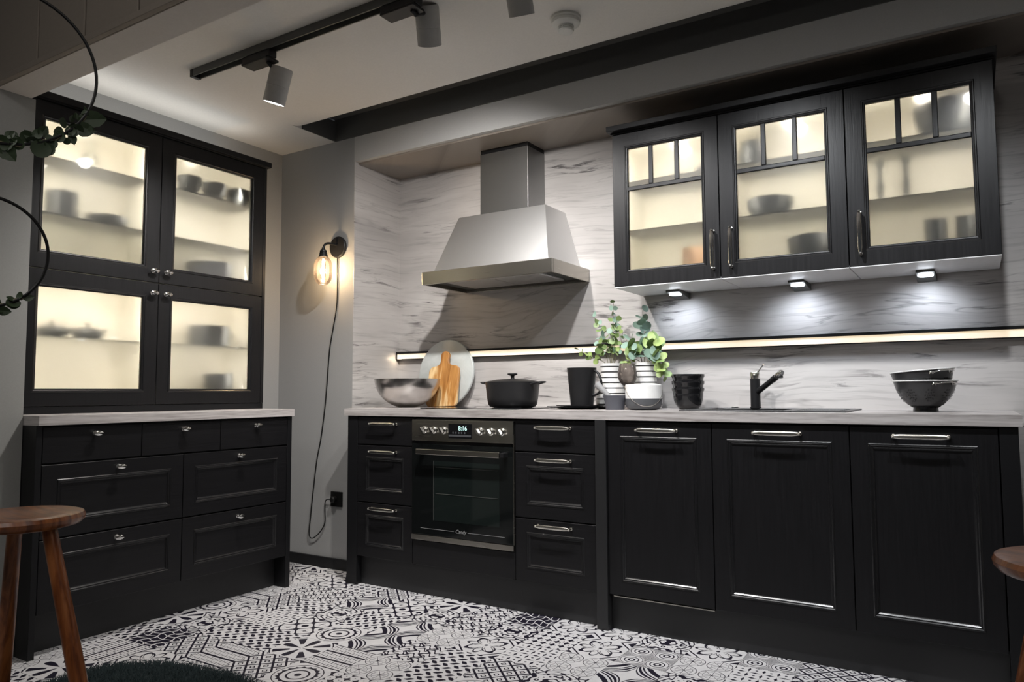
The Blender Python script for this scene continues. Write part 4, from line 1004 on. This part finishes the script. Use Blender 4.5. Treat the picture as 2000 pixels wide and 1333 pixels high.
# ------------------------------------------------------------------ CEILING TRACK, SPOTS, SMOKE DETECTOR
tr = thing('ceiling_track', 'long dark lighting track on the white ceiling', 'track', (2.4, -1.045, ZC))
bm = B(); box(bm, .640, 4.60, -1.068, -1.062, ZC-.034, ZC-.0002); box(bm, .640, 4.60, -1.030, -1.024, ZC-.034, ZC-.0002); box(bm, .640, 4.60, -1.062, -1.030, ZC-.012, ZC-.0002)
obj('rail', bm, M['track'], tr, bevel=.001)
obj('end_cap', bx(.618, .6398, -1.069, -1.023, ZC-.036, ZC-.0002), M['matblack'], tr, bevel=.002)
HL = ('grey track spotlight nearest the tall cabinet with glowing lens', 'grey track spotlight in the middle of the ceiling track', 'grey track spotlight at the top edge near the smoke detector', 'track spotlight in front of the middle wall cabinet', 'track spotlight in front of the right wall cabinet')
for i, (hx, dr, en, an, bl, yy) in enumerate(HEADS):
    t = thing('track_spotlight', HL[i], 'spotlight', (hx, -1.046, ZC-.036), 'grey cylinder spotlights on the ceiling track')
    obj('adapter_box', bx(hx-.130, hx+.045, -1.066, -1.026, ZC-.066, ZC-.0345), M['matblack'], t, bevel=.004)
    obj('driver_block', bx(hx-.120, hx+.040, -1.078, -1.010, ZC-.078, ZC-.067), M['matblack'], t, bevel=.003)
    d = Vector(dr).normalized(); L = .150; R_ = .047
    top = Vector((hx+.030, -.985, ZC-.090)) if yy is None else Vector(yy)-d*(L+.004)
    obj('neck', tube(B(), [(hx+.01, -1.044, ZC-.078), (hx+.012, -1.03, ZC-.088), tuple(top+d*.03)], .009, 12), M['matblack'], t, smooth=True)
    obj('lamp_head', lathe(B(), [(0, .006), (R_-.008, .006), (R_-.006, 0), (R_-.002, -.002), (R_, .002), (R_, .078), (R_-.0012, .079), (R_-.0012, .081), (R_, .082), (R_, L), (R_-.004, L), (R_-.004, L-.010), (0, L-.012)], top, 40, tuple(d)), M['spotgrey'], t, smooth=True)
    obj('lens', lathe(B(), [(0, 0), (R_-.006, 0), (R_-.006, .002), (0, .003)], top+d*(L-.009), 32, tuple(d)), M['led'], t)
    lamp('track_spotlight_light', 'SPOT', top+d*(L+.004), en, ((1, .965, .93), (1, .965, .93), (.99, .98, .98), (.94, .97, 1), (.94, .97, 1))[i], tuple(Vector(HAIM).normalized()) if i == 0 else tuple(d), .030, angle=an, blend=bl)
sd = thing('smoke_detector', 'round white smoke detector on the ceiling', 'smoke detector', (2.292, -.558, ZC))
obj('base', lathe(B(), [(0, 0), (.060, 0), (.060, -.008), (.055, -.012), (.055, -.014), (.057, -.016), (.056, -.026), (.042, -.036), (0, -.037)], (2.292, -.558, ZC-.0002), 48), M['plastic'], sd, smooth=True)
bm = B()
for z, r in ((-.040, .032), (-.046, .030)): lathe(bm, [(0, z), (r, z), (r, z-.0022), (0, z-.0022)], (2.292, -.558, ZC), 36)
for a in range(8):
    an = a*PI/4; lathe(bm, [(0, -.052), (.0022, -.052), (.0022, -.0365), (0, -.0365)], (2.292+.027*math.cos(an), -.558+.027*math.sin(an), ZC), 8)
obj('vent_fins', bm, M['plastic'], sd)
obj('vent_core', lathe(B(), [(0, -.037), (.024, -.037), (.024, -.052), (0, -.052)], (2.292, -.558, ZC), 24), M['outlet'], sd)
obj('cap', lathe(B(), [(0, -.052), (.032, -.052), (.030, -.058), (.018, -.062), (0, -.063)], (2.292, -.558, ZC), 36), M['plastic'], sd, smooth=True)

# ------------------------------------------------------------------ STOOLS
def stool(cx, cy, H, R_, phis, label):
    t = thing('stool', label, 'stool', (cx, cy, 0), 'brown wooden stools')
    obj('seat', lathe(B(), [(0, H-.006), (R_*.55, H-.005), (R_*.90, H), (R_*.97, H-.003), (R_, H-.012), (R_*.985, H-.021), (R_*.93, H-.030), (R_*.80, H-.035), (0, H-.036)], (cx, cy, 0), 56), M['stool'], t, smooth=True)
    lat = Rt; dep = Vector((Fw.x, Fw.y, 0)).normalized()
    for ph in phis:
        a = math.radians(ph); d = lat*math.cos(a)-dep*math.sin(a)
        p0 = Vector((cx, cy, H-.030))+d*(R_*.66); p1 = Vector((cx, cy, 0))+d*(R_*.66+.205)
        pts = [p0+(p1-p0)*s for s in (0, .12, .5, .85, 1)]
        obj('leg', tube(B(), pts, [.0175, .0185, .0205, .0180, .0140], 20), M['stool'], t, smooth=True)
    return t
def at(u, v, ax, val):
    d = Fw*1.0+R2*((u-1000)/1443.495)-U2*((v-666.5)/1443.495); k = (val-CP[ax])/d[ax]; return CP+d*k
c1 = at(41, 1003, 2, .690)
stool(c1.x, c1.y, .690, .146, (18, 100, 230), 'brown wooden round stool at the left edge before the short base run')
e1 = at(1966, 1096, 2, .690); c2 = e1+Rt*.146
stool(c2.x, c2.y, .690, .146, (165, 50, 285), 'brown wooden round stool cut off by the right edge')

# ------------------------------------------------------------------ FUR RUG
random.seed(3)
RC = Vector((1.40, -1.80, 0))
def rug_r(a): return .46*(1+.06*math.sin(3*a+.6)+.03*math.sin(5*a+1.2))
bm = B(); n = 64
r0 = [bm.verts.new((RC.x+rug_r(2*PI*i/n)*math.cos(2*PI*i/n)*1.12, RC.y+rug_r(2*PI*i/n)*math.sin(2*PI*i/n), .0015)) for i in range(n)]
r1 = [bm.verts.new((RC.x+rug_r(2*PI*i/n)*math.cos(2*PI*i/n)*1.08, RC.y+rug_r(2*PI*i/n)*math.sin(2*PI*i/n)*.97, .020)) for i in range(n)]
r2 = [bm.verts.new((RC.x+rug_r(2*PI*i/n)*math.cos(2*PI*i/n)*.8, RC.y+rug_r(2*PI*i/n)*math.sin(2*PI*i/n)*.75, .028)) for i in range(n)]
bm.faces.new(r0); bridge(bm, r0, r1); bridge(bm, r1, r2); bm.faces.new(r2)
rg = thing('fur_rug', 'dark teal shaggy fur rug on the patterned floor by the stool', 'rug', (RC.x, RC.y, 0))
obj('hide', bm, M['teal'], rg, smooth=True)
V = []; Fc = []
for k in range(26000):
    a = random.uniform(0, 2*PI); s = math.sqrt(random.random()); R_ = rug_r(a)*s
    x, y = RC.x+R_*math.cos(a)*1.10, RC.y+R_*math.sin(a)*.985; z = .020 if s < .96 else .010
    ln_ = random.uniform(.022, .040); ta = a+random.uniform(-1.2, 1.2); le = random.uniform(.3, 1.0)+(.5 if s > .9 else 0)
    w1 = Vector((-math.sin(ta), math.cos(ta), 0))*.0011; m1 = Vector((math.cos(ta)*le*ln_*.4, math.sin(ta)*le*ln_*.4, ln_*.5)); tpv = Vector((math.cos(ta)*le*ln_, math.sin(ta)*le*ln_, ln_*(.8 if s < .9 else .35)))
    p = Vector((x, y, z)); b0 = len(V)
    V += [p-w1, p+w1, p+m1-w1*.7, p+m1+w1*.7, p+tpv]; Fc += [(b0, b0+1, b0+3, b0+2), (b0+2, b0+3, b0+4)]
me = bpy.data.meshes.new('fur'); me.from_pydata(V, [], Fc); me.materials.append(M['teal'])
fo = bpy.data.objects.new('fur', me); COL.objects.link(fo); setparent(fo, rg); fo['kind'] = 'stuff'

# ------------------------------------------------------------------ HANGING HOOPS
random.seed(21)
def hoop(u, v, dist, R_, label, leaves, arc0, arc1, thr):
    d = (Fw+R2*((u-1000)/1443.495)-U2*((v-666.5)/1443.495)).normalized(); c = CP+d*dist
    # hoop plane turned toward the viewer
    h = Vector((-d.y, d.x, 0)).normalized()*-1; up = Vector((0, 0, 1))
    t = thing('hanging_hoop', label, 'wreath', tuple(c), 'hanging wire hoops with greenery')
    P = lambda a, r=R_: c+h*math.cos(a)*r+up*math.sin(a)*r
    obj('wire_ring', tube(B(), [P(2*PI*i/72) for i in range(72)], .0030, 8, closed=True), M['outlet'], t, smooth=True)
    obj('thread', tube(B(), [P(PI/2), P(PI/2)+Vector((0, 0, thr))], .0006, 5), M['outlet'], t)
    g = []
    for i in range(leaves):
        a = arc0+(arc1-arc0)*i/leaves+random.uniform(-.04, .04); p = P(a, R_+random.uniform(-.012, .012)); g.append(p)
        tang = (-h*math.sin(a)+up*math.cos(a))*random.choice((1, .6, -.3)); out = (h*math.cos(a)+up*math.sin(a))*random.choice((-1, 1))*random.uniform(.3, 1)
        nm = -d*1.0+Vector((random.uniform(-.8, .8), random.uniform(-.8, .8), random.uniform(-.8, .8)))
        addleaf(t, random.choice('ppd'), p, tang+out, nm, random.uniform(.007, .0125), tuple(c))
    if leaves > 40:
        for (a, sz, k) in ((-.55, .021, 'p'), (-.72, .019, 'p'), (-1.25, .018, 'd'), (-1.6, .020, 'p'), (-1.9, .018, 'p')):
            addleaf(t, k, P(a), h*math.cos(a+.8)+up*math.sin(a+.8), -d+up*.3, sz, tuple(c))
    obj('vine_stem', tube(B(), [P(arc0+(arc1-arc0)*i/14, R_+.004*math.sin(i*2)) for i in range(15)], .0018, 6), M['stem'], t, smooth=True)
    return t
hoop(8, 125, 1.75, .151, 'upper black wire hoop with a trailing dark green garland', 64, -2.35, -.42, 1.289)
hoop(-37, 490, 1.70, .106, 'lower black wire hoop with a little greenery', 16, -1.9, -.85, .09)
